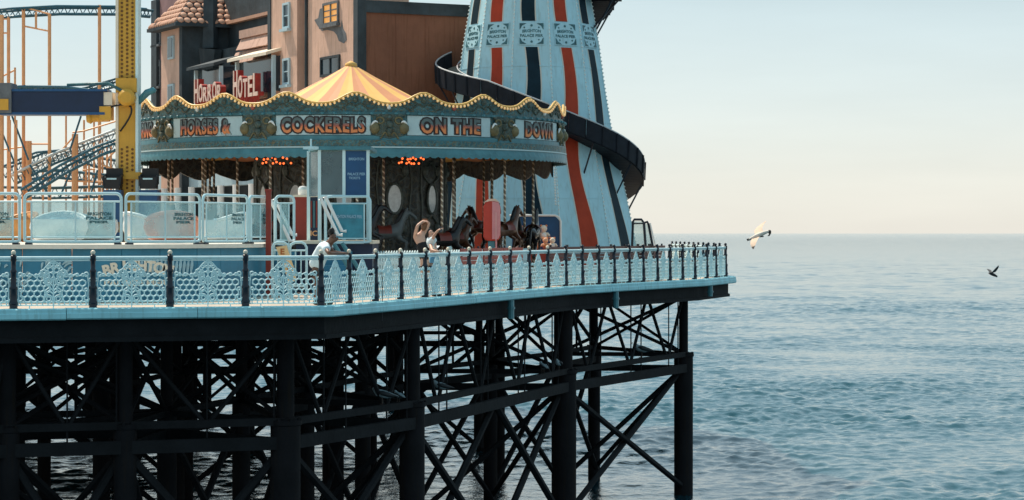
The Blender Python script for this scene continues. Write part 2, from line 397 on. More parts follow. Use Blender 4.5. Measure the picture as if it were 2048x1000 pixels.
INS = offset_path(EDGE, -.9)
def inside(x, y, m_=1.0):
    poly = offset_path(EDGE, -m_)+BACK; c = False; j = len(poly)-1
    for i in range(len(poly)):
        if (poly[i][1] > y) != (poly[j][1] > y) and x < (poly[j][0]-poly[i][0])*(y-poly[i][1])/(poly[j][1]-poly[i][1])+poly[i][0]: c = not c
        j = i
    return c
ZU, ZL = -2.62, -3.10                     # the two tiers of horizontal beams
def pile_mesh(r, R):
    mb = MB(); mb.lathe([(r, -2.3), (r, -.3)], 14); return mb
pieces = []                                # (distance, name, MB)
def add_piece(name, mb, p): pieces.append((Vector(p).length, name, mb))

pile_protos = {}
def make_pile(x, y, r, R):
    key = (r, R)
    if key not in pile_protos:
        a = MB().lathe([(r, -2.75), (r, -.62), (r*1.5, -.5), (r*1.6, -.202)], 14)
        s_ = MB().lathe([(R*.98, SEA-1.5), (R, -2.72), (R*1.09, -2.70), (R*1.09, -2.60), (R*.8, -2.56), (r*1.01, -2.55)], 16)
        col_ = MB()
        for k in range(8):
            t = 2*pi*k/8; col_.box((R*1.0*cos(t), R*1.0*sin(t), -2.58), (.06, .06, .06))
        p = a.build('pile', IRON, pier, None, smooth='auto'); q = s_.build('sleeve', IRON, p, None, smooth='auto'); c = col_.build('bolt_ring', IRON, q)
        c['kind'] = 'stuff'; pile_protos[key] = p
    else: p = copy_tree(pile_protos[key], pier)
    p.location = (x, y-60, 0); p.rotation_euler = (0, 0, random.random()*6)
    return p
front = []
for px, d, r, R in ((-70, 49.6, .2, .3), (14, 50.3, .2, .27), (250, 51.1, .17, .26), (571, 52.2, .2, .34), (824, 57.7, .2, .32), (1129, 71.3, .25, .37), (1367, 81.2, .16, .335)):
    front.append((gx(px, d), d)); make_pile(gx(px, d), d, r, R)
# front run: two tiers of beams, thin V braces above, X braces below
for i, (a, b) in enumerate(zip(front[:-1], front[1:])):
    A, B = Vector((*a, 0)), Vector((*b, 0)); n_ = (B-A).normalized(); side = Vector((n_.y, -n_.x, 0))
    f = side*.12
    def at(t, z): return A.lerp(B, t)+Vector((0, 0, z))
    add_piece('beam', MB().beam(at(0, ZU)+f, at(1, ZU)+f, .14, .17), (0,0,0))
    add_piece('beam', MB().beam(at(0, ZL)+f*1.2, at(1, ZL)+f*1.2, .16, .29), (0,0,0))
    L = (B-A).length; nv = max(1, round(L/3.6))
    for k in range(nv):
        t0, t1 = k/nv, (k+1)/nv; tm = (t0+t1)/2
        for p, q in ((t0+.03*(k == 0), tm-.01), (t1-.03, tm+.01)):
            add_piece('brace', MB().tube([at(p, -.66)+f*.5, at(q, ZU)+f*.5], .055, 6), (0,0,0))
        add_piece('tie_rod', MB().tube([at(tm, -.66)+f*.9, at(tm, ZL)+f*.9], .022, 5), (0,0,0))
        add_piece('tie_rod', MB().tube([at(t1-.08, -.66)+f*.9, at(t1-.08, ZL)+f*.9], .022, 5), (0,0,0))
    nb = max(1, round(L/7.5))
    for k in range(nb):
        t0, t1 = k/nb, (k+1)/nb
        add_piece('brace', MB().tube([at(t0, ZL-.1), at(t1, SEA+.3)], .105, 6), (0,0,0))
        add_piece('brace', MB().tube([at(t1, ZL-.1)-f*.9, at(t0, SEA+.3)-f*.9], .10, 6), (0,0,0))
# second line of piles behind the front one, tied to it
second = []
P2 = offset_path(EDGE[:5], -5.0); cum = []
for a, b in zip(P2[:-1], P2[1:]):
    L = math.hypot(b[0]-a[0], b[1]-a[1]); n = max(1, round(L/4.6))
    for k in range(n): second.append(Vector((a[0]+(b[0]-a[0])*k/n, a[1]+(b[1]-a[1])*k/n, 0)))
second.append(Vector((*P2[-1], 0)))
second = [v for v in second if v.x/v.y > -.26]
for v in second: make_pile(v.x, v.y, .15, .235)
zv = lambda p, z: p+Vector((0, 0, z))
for i, (a, b) in enumerate(zip(second[:-1], second[1:])):
    o = Vector((.05, -.06, 0))
    add_piece('beam', MB().beam(zv(a, ZU+.01)+o, zv(b, ZU+.01)+o, .13, .15), a); add_piece('beam', MB().beam(zv(a, ZL+.03)+o, zv(b, ZL+.03)+o, .14, .24), a)
    add_piece('brace', MB().tube([zv(a, -.6)+o*2, zv(b, ZU)+o*2], .07, 6), a); add_piece('brace', MB().tube([zv(b, -.6)-o*2, zv(a, ZU)-o*2], .07, 6), a)
    add_piece('brace', MB().tube([zv(a, ZL)+o*2, zv(b, SEA+.4)+o*2], .09, 6), a); add_piece('brace', MB().tube([zv(b, ZL)-o*2, zv(a, SEA+.4)-o*2], .09, 6), a)
    m_ = a.lerp(b, .5); add_piece('tie_rod', MB().tube([zv(m_, -.6), zv(m_, ZU)], .045, 6), a)
for v in front:
    f = Vector((*v, 0)); n = sorted(second, key=lambda s_: (s_-f).length)[:2]
    for k, s_ in enumerate(n):
        add_piece('beam', MB().beam(zv(f, ZU-.02), zv(s_, ZU-.02), .12, .14), f)
        add_piece('brace', MB().tube([zv(f, -.6), zv(s_, ZU)], .06, 6), f); add_piece('brace', MB().tube([zv(s_, -.6), zv(f, ZU)], .06, 6), f)
        add_piece('brace', MB().tube([zv(f, ZL), zv(s_, SEA+.4)], .085, 6), f)
    add_piece('beam', MB().beam(zv(f, ZL-.02), zv(n[0], ZL-.02), .13, .22), f)
# inner rows
rows = [63.0, 71.0, 79.5, 88.5, 98.5, 110, 122]
grid = {}
for j, d in enumerate(rows):
    for i in range(-9, 5):
        x = -1.4+i*4.9+(.9 if j % 2 else 0)
        if inside(x, d, 7.0):
            grid[i, j] = Vector((x, d, 0))
vis = {k: v for k, v in grid.items() if abs(v.x/v.y) < .245}
for (i, j), v in vis.items(): make_pile(v.x, v.y, .15, .235)
for (i, j), v in vis.items():
    up = lambda p, z: p+Vector((0, 0, z))
    n = grid.get((i+1, j))
    if n is not None:
        o = Vector((0, -.06, 0))
        add_piece('beam', MB().beam(up(v, ZU)+o, up(n, ZU)+o, .13, .15), v)
        if j % 2 == 0: add_piece('beam', MB().beam(up(v, ZL+.02)+o, up(n, ZL+.02)+o, .14, .24), v)
        add_piece('brace', MB().tube([up(v, -.6)+o*2, up(n, ZU)+o*2], .065, 6), v)
        add_piece('brace', MB().tube([up(n, -.6)-o*2, up(v, ZU)-o*2], .065, 6), v)
        if (i+j) % 3: add_piece('brace', MB().tube([up(v, ZL)+o*2, up(n, SEA+.4)+o*2], .085, 6), v)
        if (i+j) % 3 == 0: add_piece('brace', MB().tube([up(n, ZL)-o*2, up(v, SEA+.4)-o*2], .085, 6), v)
    n = grid.get((i, j+1))
    if n is not None:
        o = Vector((.07, 0, 0))
        add_piece('beam', MB().beam(up(v, ZU-.013)+o, up(n, ZU-.013)+o, .12, .14), v)
        add_piece('brace', MB().tube([up(v, -.6)+o*2, up(n, ZU)+o*2], .06, 6), v)
        add_piece('brace', MB().tube([up(n, -.6)-o*2, up(v, ZU)-o*2], .06, 6), v)
        add_piece('beam', MB().beam(up(v, -1.35)-o, up(n, -1.35)-o, .12, .13), v)
        if (i+j) % 4 == 0: add_piece('brace', MB().tube([up(v, ZL)+o*2, up(n, SEA+.4)+o*2], .08, 6), v)
# joists right under the deck
for j in range(len(rows)):
    for d in (rows[j], rows[j]+1.8, rows[j]+3.6):
        xs = [x*.5 for x in range(-56, 18) if inside(x*.5, d, .5) and abs(x*.5/d) < .26]
        if xs: add_piece('joist', MB().beam((xs[0], d, -.47), (xs[-1], d, -.41), .16, .41 if d in rows else .3), (0, d, 0))
pieces.sort(key=lambda t: t[0])
seen = {}; rest = {}
for dist, nm, mb in pieces:
    seen[nm] = seen.get(nm, 0)+1
    if seen[nm] <= 290: mb.build(nm, IRON2, pier, PO)
    else:
        r = rest.setdefault(nm, MB()); r.add(mb.v, mb.f)
for nm, r in rest.items(): r.build('far_'+nm, IRON2, pier, PO, kind='stuff')
for px, L in ((1003, .46), (1215, .46), (1405, .32)):
    p = on_edge(px); i = 0
    c = Vector((p.x, p.y, 0))+Vector((.26, -.12, 0))
    mb = MB().tube([c+Vector((0,0,-.212)), c+Vector((0,0,-.27-L))], .09, 8); mb.tube([c+Vector((0,0,-.40)), c+Vector((0,0,-.46))], .115, 8)
    mb.build('drain_pipe', TEAL2, pier, PO, smooth='auto')

# ------------------------------------------------------------------ railings
PW = 1.5
def panel_mesh():
    mb = MB(); r = .016
    def ln(pts, r_=r, closed=False): mb.tube([(u, 0, z) for u, z in pts], r_, 4, closed=closed)
    def ring(u, z, R, r_=r, n=12): mb.tube([(u+R*cos(2*pi*k/n), 0, z+R*sin(2*pi*k/n)) for k in range(n)], r_, 4, closed=True)
    def arc(u, z, R, a0, a1, r_=r, n=9): ln([(u+R*cos(radians(a0+(a1-a0)*k/n)), z+R*sin(radians(a0+(a1-a0)*k/n))) for k in range(n+1)], r_)
    h = PW/2
    def top(u):                                    # scalloped upper outline
        a = abs(u)
        return .735+.02*cos(a*40) if a > .34 else .735+.29*(.5+.5*cos(pi*a/.34))**.8
    # honeycomb
    dx, dz = .136, .112; R = dx/2/cos(pi/6); edges = {}
    for row in range(6):
        for c in range(-7, 8):
            u = c*dx+(dx/2 if row % 2 else 0); z = .225+row*dz
            if abs(u) > h-.07 or abs(u) < .17-(.05 if row in (2, 3) else 0) or z+R > top(u)+.015: continue
            vs = [(u+R*.985*sin(pi/3*k), z+.072*cos(pi/3*k)) for k in range(6)]
            for k in range(6):
                a, b = vs[k], vs[(k+1) % 6]; key = tuple(sorted(((round(a[0], 2), round(a[1], 2)), (round(b[0], 2), round(b[1], 2)))))
                edges[key] = (a, b)
    for a, b in edges.values(): ln([a, b], .016)
    # base rails, slots and feet
    ln([(-h, .165), (h, .165)], .014); ln([(-h, .095), (h, .095)], .016)
    for k in range(13): ln([(-h+.06+k*(PW-.12)/12, .095), (-h+.06+k*(PW-.12)/12, .165)], .013)
    for u in (-.5, 0, .5): ln([(u, .0), (u, .095)], .012)
    # side stiles with scrolls that meet the posts
    for s in (-1, 1):
        ln([(s*(h-.01), .095), (s*(h-.02), .30), (s*(h-.005), .52), (s*(h-.03), .74)], .014)
        ring(s*(h-.055), .745, .045); arc(s*(h-.05), .24, .05, 90, 300 if s > 0 else -120); ring(s*(h-.06), .42, .03)
        ring(s*(h+.03), .2, .03); ring(s*(h+.03), .63, .03)
    # upper outline
    ln([(-h+.04+k*(PW-.08)/36, top(-h+.04+k*(PW-.08)/36)) for k in range(37)], .014)
    # centre ornament: base scrolls, leaves, twin volutes and crest
    for s in (-1, 1):
        ring(s*.105, .225, .085, .014); ring(s*.10, .23, .045, .013); ring(s*.165, .30, .022)
        arc(s*.09, .36, .09, 270, 270+s*150, .014); arc(s*.14, .42, .06, 180 if s > 0 else 0, 300 if s > 0 else -120)
        ln([(0, .33), (s*.07, .39), (s*.12, .37)], .016); ln([(0, .40), (s*.08, .47), (s*.13, .44)], .016)
        ring(s*.115, .60, .075, .015); ring(s*.11, .60, .035, .013); ring(s*.14, .71, .065, .014); ring(s*.13, .71, .028, .013)
        arc(s*.21, .64, .07, 60 if s > 0 else 120, 280 if s > 0 else -100, .013); ring(s*.27, .735, .04); ring(s*.20, .81, .035)
        ring(s*.065, .84, .055, .014); ring(s*.115, .90, .03); ring(s*.04, .95, .032, .013)
        ln([(0, .76), (s*.06, .79), (s*.10, .77)], .015); ln([(0, .48), (s*.05, .54), (s*.13, .52), (s*.2, .56)], .014)
        ring(s*.36, .72, .034); ring(s*.50, .735, .03); ring(s*.62, .735, .026)
    ln([(0, .095), (0, 1.0)], .017); ring(0, .66, .035, .014); ring(0, 1.01, .035, .014); ln([(0, 1.0), (0, 1.07)], .013)
    return mb
_pm = panel_mesh().build('panel', WHITE, None); PANEL = _pm.data; bpy.data.objects.remove(_pm)
_p = MB().lathe([(.11, 0), (.11, .025), (.085, .035), (.085, .11), (.105, .13), (.092, .16), (.08, .2), (.074, .42), (.088, .44), (.088, .47), (.062, .5), (.058, .78), (.072, .8), (.072, .83), (.052, .86), (.050, 1.02), (.066, 1.04), (.066, 1.15), (.04, 1.17)], 10)
_p.box((0, 0, .012), (.36, .2, .024))
_po = _p.build('post', NAVY, None, smooth='auto'); POST = _po.data; bpy.data.objects.remove(_po)
_p = MB().ball((0, 0, 1.215), .052, 8, 6); _po = _p.build('finial', CREAM, None, smooth=True); FIN = _po.data; bpy.data.objects.remove(_po)
_p = MB().ball((0, 0, 1.215), .052, 8, 6); _po = _p.build('finial', NAVY, None, smooth=True); FIN2 = _po.data; bpy.data.objects.remove(_po)
def railing(label, pts, fin, last_post=True):
    t = thing('railing', label, 'railing', pts[0], 0, 'lattice railings along the pier edge'); o = Vector(pts[0])
    for i, p in enumerate(pts):
        if i == len(pts)-1 and not last_post: break
        q = pts[min(i+1, len(pts)-1)]-pts[max(i-1, 0)]
        po = link('post', POST, t); po.location = p-o; po.rotation_euler = (0, 0, atan2(q.y, q.x)); link('finial', fin, po)
    for a, b in zip(pts[:-1], pts[1:]):
        d = b-a; pn = link('panel', PANEL, t); pn.location = (a+b)/2-o; pn.rotation_euler = (0, 0, atan2(d.y, d.x))
        pn.scale = ((d.length-.17)/PW, 1, 1)
    mb = MB(); mb.tube([p+Vector((0, 0, 1.10)) for p in pts], .034, 8); mb.tube([p+Vector((0, 0, 1.045)) for p in pts], .014, 6)
    mb.build('top_rail', WHITE, t, o, smooth='auto')
    return t
left_px = (-290, -133, 27, 186, 340, 491, 642)
mid_px = (642, 698, 751, 801, 850, 896, 938, 980, 1020, 1058, 1095, 1131)
far_px = (1131, 1164, 1197, 1228, 1258, 1286, 1314, 1339, 1364, 1389)
pt = lambda l: [on_edge(p) for p in l]
L_ = pt(left_px); Mi = pt(mid_px); Fa = pt(far_px)
railing('honeycomb railing facing the camera before the blue ride wall, navy-post bays', L_, FIN, False)
railing('honeycomb lattice railing the two people lean on, running back from the pier corner', Mi, FIN, False)
railing('far stretch of lattice railing in front of the striped tower, posts close together', Fa, FIN2, False)
tip = [on_edge(1389), on_edge(1413), on_edge(1431), Vector((*EDGE[4], 0))]
railing('short lattice railing at the seaward tip of the pier deck', tip, FIN2, False)
e4, e5 = Vector((*EDGE[4], 0)), Vector((*EDGE[5], 0))
railing('lattice railing along the far end of the pier, seen nearly edge on', [e4.lerp(e5, k/11) for k in range(12)], FIN2)
# ------------------------------------------------------------------ helter skelter tower
TX, TD = gx(1062, 95), 95.0
TPROF = [(0, 4.42), (1.14, 4.24), (3.0, 3.87), (4.6, 3.52), (6.07, 3.21), (7.6, 2.97), (9.16, 2.76), (11.2, 2.42), (13.0, 2.18), (15.2, 1.98)]
def tr(z):
    for (z0, r0), (z1, r1) in zip(TPROF[:-1], TPROF[1:]):
        if z <= z1: return (r0+(r1-r0)*max(0, (z-z0))/(z1-z0))
    return TPROF[-1][1]
NF = 12
tower = thing('helter_skelter', 'tall white helter skelter tower with wavy red and navy stripes and a dark spiral slide', 'slide tower', (TX, TD, 0))
TW = M('tower_white_boards', (.41, .65, .73), .5, var=.12, scale=.8, streak=.34, bump=.2, bscale=2)
TRIM = M('stripe_edge_cream', (.62, .58, .50), .5, var=.06)
SRED = M('stripe_red', (.40, .046, .018), .6, var=.2, scale=1.0, spec=.2, streak=.2)
SNAVY = M('stripe_navy', (.006, .022, .034), .6, var=.3, spec=.15)
BULB = M('lamp_bulb_glass', (.72, .76, .74), .2, var=0, spec=.6)
def tower_pt(phi, z, k=1.0, out=0.0):
    """point on the facet centred at angle phi; k in -1..1 runs across the facet"""
    R = tr(z)/.966; ap = R*cos(pi/NF); hw = R*sin(pi/NF)
    n = Vector((sin(phi), -cos(phi), 0)); t = Vector((cos(phi), sin(phi), 0))
    return n*(ap+out)+t*(k*hw)+Vector((0, 0, z))
zs = [i*.38 for i in range(41)]
for f in range(NF):
    phi = 2*pi*f/NF
    mb = MB(); vs = []; fs = []
    lv = [0, 1.14, 2.2, 3.0, 3.9, 4.6, 5.4, 6.07, 6.9, 7.6, 8.4, 9.16, 10.2, 11.2, 12.2, 13.0, 15.2]
    for z in lv: vs += [tower_pt(phi, z, -1), tower_pt(phi, z, 1)]
    for i in range(len(lv)-1): fs.append([2*i, 2*i+1, 2*i+3, 2*i+2])
    n0 = Vector((sin(phi), -cos(phi), 0))
    mb.add(vs, fs)
    for z in (3.02, 6.1, 8.3, 11.2):          # board joints: thin battens
        mb.slab([tower_pt(phi, z-.02, -1, .002), tower_pt(phi, z-.02, 1, .002), tower_pt(phi, z+.02, 1, .002), tower_pt(phi, z+.02, -1, .002)], n0*.015)
    pn = mb.build('tower_panel', TW, tower, recalc=False)
    for lo, hi in ((0.0, 9.06), (10.12, 15.0)):
        for nm, mt, ext, off in (('stripe_border', TRIM, .055, .010), ('stripe', SRED if f % 2 else SNAVY, 0, .022)):
            sv = []; sf = []; k = 0; zz = [lo+(hi-lo)*i/34 for i in range(35)]
            for z in zz:
                hw = tr(z)/.966*sin(pi/NF); wave = .15*sin(z*.95+.6)+.05*sin(z*.5+1)
                wd = (.275+.10*max(0, 4.5-z)/4.5 if z < 8 else .275-.03*(z-8)/2)+.03*sin(z*1.3)
                a, b = (wave-wd-ext)/hw, (wave+wd+ext)/hw
                a0, b0 = tower_pt(phi, z, a, .001), tower_pt(phi, z, b, .001)
                sv += [a0, a0+n0*off, b0+n0*off, b0]
            for i in range(len(zz)-1):
                for j in range(3): sf.append([4*i+j, 4*i+j+1, 4*i+j+5, 4*i+j+4])
            sf += [[0, 1, 2, 3], [4*len(zz)-4+q for q in (0, 1, 2, 3)]]
            MB().add(sv, sf).build(nm, mt, pn)
    if f in (0, 1, 2, 3, 9, 10, 11):
        # plaque with corner ornaments and two lines of lettering
        zc = 9.6; q = lambda u, z, o: tower_pt(phi, z, u/(tr(z)/.966*sin(pi/NF)), o)
        mb = MB(); mb.slab([q(-.52, zc-.46, .004), q(.52, zc-.46, .004), q(.52, zc+.46, .004), q(-.52, zc+.46, .004)], n0*.03)
        mb.build('plaque', TW, pn)
        mo = MB()
        for sx in (-1, 1):
            for sz in (-1, 1):
                P0 = lambda u, z: q(sx*u, zc+sz*z, .036)
                mo.slab([P0(.48, .42), P0(.20, .42), P0(.30, .36), P0(.38, .32), P0(.44, .20), P0(.48, .16)], n0*.012)
                mo.slab([P0(.33, .25), P0(.29, .21), P0(.25, .25), P0(.29, .29)], n0*.012)
        for sz in (-1, 1):
            mo.slab([q(.05*cos(a), zc+sz*.33+.05*sin(a), .036) for a in [k*pi/4 for k in range(8)]], n0*.012)
        mo.build('ornament', TEAL, pn, kind='stuff')
        ml = MB(); ax = Vector((cos(phi), sin(phi), 0)); slope = (q(0, zc+.3, .037)-q(0, zc-.3, .037)).normalized()
        text_on(ml, 'BRIGHTON', q(0, zc+.12, .038), .17, ax, n0, .006, .004, .74, slope, .22)
        text_on(ml, 'PALACE PIER', q(0, zc-.08, .038), .16, ax, n0, .006, .004, .92, slope)
        ml.build('lettering', TEAL, pn)
    # bulbs up the edge of the facet
    mb = MB(); ph2 = phi+pi/NF
    for k in range(88):
        z = .8+k*.16; R = tr(z)/.966
        mb.ball((sin(ph2)*(R+.035), -cos(ph2)*(R+.035), z), .042, 4, 2)
    mb.build('bulb_string', BULB, tower, kind='stuff')
    mb = MB().tube([Vector((sin(ph2)*(tr(z)/.966+.002), -cos(ph2)*(tr(z)/.966+.002), z)) for z in lv], .022, 4)
    mb.build('edge_batten', WHITE, tower)
MB().lathe([(2.5, 15.0), (2.55, 15.25), (.05, 17.6), (.0, 17.7)], NF, mi=0, a0=pi/12+pi/2).build('roof', SRED, tower)
MB().lathe([(.05, 17.5), (.05, 18.6), (.12, 18.7), (.0, 18.85)], 8).build('finial', GOLD, tower)
# chute
def lerp_t(tab, x):
    for (a, p), (b, q) in zip(tab[:-1], tab[1:]):
        if x <= b: return p+(q-p)*(x-a)/(b-a)
    return tab[-1][1]
SZ = [(-285, 11.35), (-180, 9.75), (-90, 8.0), (-25, 7.0), (25, 5.62), (55, 4.85), (90, 3.92), (150, 2.5), (205, 1.2)]
def chute(phi, rr, dz, width=.92):
    z = lerp_t(SZ, phi); r0 = tr(z)+.06; r = r0+rr*width; a = radians(phi)
    return Vector((r*sin(a), -r*cos(a), z+dz))
CH = M('slide_dark_boards', (.014, .018, .026), .65, spec=.15, var=.3, scale=3, streak=.2)
CHF = M('slide_floor_mat', (.30, .26, .22), .6, var=.2)
CHR = M('slide_rim', (.42, .44, .46), .45, var=.12)
st = 10; phs = list(range(-280, 205, st)); sub = 2
def ring_slab(nm, mt, a, b, pts4, par=tower):
    """solid between two angles; pts4 = four (rr, dz) corners"""
    mb = MB(); k = 5; vs = []; fs = []
    for i in range(k+1):
        ph = a+(b-a)*i/k
        for rr, dz in pts4: vs.append(chute(ph, rr, dz))
    for i in range(k):
        for j in range(4): fs.append([4*i+j, 4*i+(j+1) % 4, 4*i+4+(j+1) % 4, 4*i+4+j])
    fs += [[0, 1, 2, 3], [4*k+q for q in range(4)]]
    mb.add(vs, fs); return mb.build(nm, mt, par)
for ph in phs:
    ring_slab('slide_board', CH, ph+.25, ph+st-.25, [(.95, -.10), (1.0, -.12), (1.04, .62), (.99, .62)])
for ph in range(-280, 200, 20):
    ring_slab('slide_floor', CHF, ph, ph+20, [(.02, -.03), (.945, -.03), (.945, .02), (.02, .02)])
    ring_slab('slide_soffit', CH, ph, ph+20, [(.02, -.16), (.945, -.16), (.945, -.034), (.02, -.034)])
ring_slab_rim = MB().tube([chute(ph, 1.015, .64) for ph in range(-280, 206, 5)], .035, 6); ring_slab_rim.build('slide_rim', CHR, tower, smooth=True)
MB().tube([chute(ph, .06, .50) for ph in range(-280, 206, 5)], .03, 6).build('slide_rim', CHR, tower, smooth=True)
rib = MB()
for ph in phs: 
    a = chute(ph, 1.035, -.12); b = chute(ph, 1.07, .62); rib.beam(a, b, .05, .06)
rib.build('slide_rib', CH, tower, kind='stuff')
for ph in range(-265, 200, 30):
    a = chute(ph, .9, -.17); z = a.z-1.25; an = radians(ph); R = tr(z)*.985
    MB().tube([a, Vector((R*sin(an), -R*cos(an), z))], .035, 6).build('slide_bracket', NAVY, tower)
pf = MB()                                        # start landing near the top of the slide
ph0 = radians(80)
c = Vector((sin(ph0)*3.0, -cos(ph0)*3.0, 11.25))
pf.box(c, (1.3, 1.7, .16), ph0-pi/2); pf.box(c+Vector((.6*sin(ph0), -.6*cos(ph0), .55)), (.06, 1.7, 1.0), ph0-pi/2)
pf.build('start_landing', CH, tower)
for s in (-1, 1): 
    q = c+Vector((.5*sin(ph0)-s*.7*cos(ph0), -.5*cos(ph0)+s*.7*-sin(ph0), -.08)); z = 9.9; R = tr(z)
    MB().tube([q, Vector((R*sin(ph0+s*.2), -R*cos(ph0+s*.2), z))], .04, 6).build('slide_bracket', NAVY, tower)
# hanging string of bulbs in front of the tower
mb = MB(); ph = radians(20); base = None
for k in range(17):
    mb.ball((gx(1108, 90.4)+.004*k, 90.2, gz(322+k*5.4, 90.4)), .045, 6, 4)
mb.tube([(gx(1108, 90.4), 90.2, gz(300, 90.4)), (gx(1108, 90.4)+.07, 90.2, gz(410, 90.4))], .01, 4)
o = mb.build('bulb_string', BULB, None); tag(o, 'short hanging string of white bulbs in front of the tower', 'light string')

# ------------------------------------------------------------------ haunted hotel behind the carousel
HC = Vector((gx(718, 95), 95.0, 0)); HU = Vector((-.447, .894, 0)); HV = Vector((.894, .447, 0))
hotel = thing('haunted_hotel', 'pink and brown stucco ghost ride hotel with tiled turret, dormers and red dripping letters', 'building', HC)
def H(a, b, z): return HU*a+HV*b+Vector((0, 0, z))
def hbox(mb, a0, a1, b0, b1, z0, z1, mi=0):
    return mb.hexa([H(a0,b0,z0), H(a1,b0,z0), H(a1,b1,z0), H(a0,b1,z0), H(a0,b0,z1), H(a1,b0,z1), H(a1,b1,z1), H(a0,b1,z1)], mi)
def ta(px, b=0.0):                                # distance along the long facade (b in front of it) seen at px
    k = (px-1024)/F; return (k*(HC.y+HV.y*b)-(HC.x+HV.x*b))/(HU.x-k*HU.y)
def tb(px):
    k = (px-1024)/F; return (k*HC.y-HC.x)/(HV.x-k*HV.y)
def za(py, a): return gz(py, HC.y+HU.y*a)
def zb(py, b): return gz(py, HC.y+HV.y*b)
PINK = M('pink_stucco', (.64, .41, .31), .8, var=.14, scale=.9, bump=.4, bscale=6, streak=.55)
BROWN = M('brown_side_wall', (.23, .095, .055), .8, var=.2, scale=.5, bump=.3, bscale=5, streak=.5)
MAUVE = M('mauve_stucco', (.26, .15, .15), .8, var=.2, scale=.8, bump=.4, bscale=6, streak=.3)
DARKW = M('charcoal_stucco_and_shade', (.040, .055, .065), .8, var=.45, scale=.8, bump=.4, bscale=5, streak=.3)  # charcoal walls and trim; also paints the shade on one turret face
ROOFP = M('pink_shingle', (.48, .30, .23), .75, var=.15, scale=3)
TERR = M('terracotta_tile', (.55, .30, .20), .7, var=.18, scale=4)
GREY = M('grey_bare_render', (.13, .14, .15), .85, var=.3, scale=3)
SILLW = M('pale_blue_window_frame', (.42, .56, .62), .5, var=.1)
LIT = M('amber_window', (.75, .36, .10), .4, var=.25, scale=6, emit=(1, .42, .08), es=.35)
BONE = M('bone_letter_edge', (.70, .50, .42), .6, var=.2, scale=5)
# side wall that faces the sea
mb = MB(); hbox(mb, .0, .34, .281, 8.4, 0, 11.0); mb.build('wall', BROWN, hotel)
mb = MB()
for k in range(1, 6): hbox(mb, -.02, -.001, .28+k*1.35, .31+k*1.35, 0, 10.7)
mb.build('joint_batten', BROWN, hotel, kind='stuff')
mb = MB(); hbox(mb, -.10, .0, -.1, 8.45, 10.72, 11.22); mb.build('cornice', DARKW, hotel)
mb = MB(); hbox(mb, -.11, .35, -.11, .28, 0, 12.9); mb.build('corner_strip', DARKW, hotel)
# long facade pieces
a1 = ta(612)
mb = MB(); hbox(mb, .35, a1, -.02, 2.4, 0, 13.0); mb.build('wall', PINK, hotel)
a2, a3 = ta(605), ta(553)
mb = MB(); hbox(mb, a1, a2+.02, .5, 2.4, 0, 13.2); mb.build('recess', DARKW, hotel)
mb = MB(); hbox(mb, a2, a3, -.25, 2.4, 0, 13.0); mb.build('wall', PINK, hotel)
mb = MB(); hbox(mb, a3, a3+.35, -.3, .2, 0, 13.0); mb.build('corner_strip', DARKW, hotel)
mb = MB()                                          # cornice ledge and downpipe
mb.tube([H(a1-.25, -.09, 0), H(a1-.25, -.09, 12.5)], .07, 8); mb.build('downpipe', DARKW, hotel, smooth='auto')
def window(px0, px1, y0, y1, bb, glass, frame=SILLW, bars=(1, 2), org=None, sill=True, arch=False):
    A0, A1 = ta(px1, bb), ta(px0, bb); am = (A0+A1)/2; z0, z1 = za(y1, am), za(y0, am)
    fr = MB(); t = .10
    hbox(fr, A0, A0+t, bb-.09, bb, z0, z1); hbox(fr, A1-t, A1, bb-.09, bb, z0, z1); hbox(fr, A0+t, A1-t, bb-.09, bb, z1-t, z1); hbox(fr, A0+t, A1-t, bb-.09, bb, z0, z0+t)
    o = fr.build('window', frame, hotel)
    g = MB(); hbox(g, A0+t, A1-t, bb-.03, bb-.002, z0+t, z1-t); g.build('pane', glass, o)
    b = MB()
    for k in range(1, bars[0]+1):
        x = A0+t+(A1-A0-2*t)*k/(bars[0]+1); hbox(b, x-.05, x+.05, bb-.075, bb-.032, z0+t, z1-t)
    for k in range(1, bars[1]+1):
        z = z0+t+(z1-z0-2*t)*k/(bars[1]+1); hbox(b, A0+t, A1-t, bb-.06, bb-.034, z-.025, z+.025)
    b.build('glazing_bar', frame, o, kind='stuff')
    if sill:
        s = MB(); hbox(s, A0-.1, A1+.1, bb-.2, bb, z0-.12, z0-.003); s.build('sill', frame, o)
    if arch:
        m_ = MB(); c = H(am, bb-.05, z1+.02); r = (A1-A0)/2
        m_.slab([H(am+r*cos(pi*k/8), bb-.08, z1+.01+r*.5*sin(pi*k/8)) for k in range(9)], HV*.08); m_.build('arch', frame, o)
    return o
window(648, 679, 4, 49, -.02, LIT, GREY, (1, 2))
window(643, 681, 112, 152, -.02, DGLASS, DARKW, (1, 0), sill=False)
window(568, 581, 6, 58, -.25, DGLASS, SILLW, (0, 1)); window(568, 581, 117, 170, -.25, DGLASS, SILLW, (0, 1))
# patches of bare render with cracks round the lit window
def patch(pts, bb, mt):
    mb = MB(); poly = [H(ta(px, bb), bb-.012, za(py, ta(px, bb))) for px, py in pts]; mb.slab(poly, HV*.01); return mb.build('bare_patch', mt, hotel)
patch([(640, 18), (646, 16), (647, 51), (682, 53), (684, 40), (687, 58), (692, 66), (694, 80), (688, 87), (678, 82), (674, 70), (668, 63), (655, 60), (644, 62), (636, 52), (629, 40), (637, 36)], -.02, GREY)
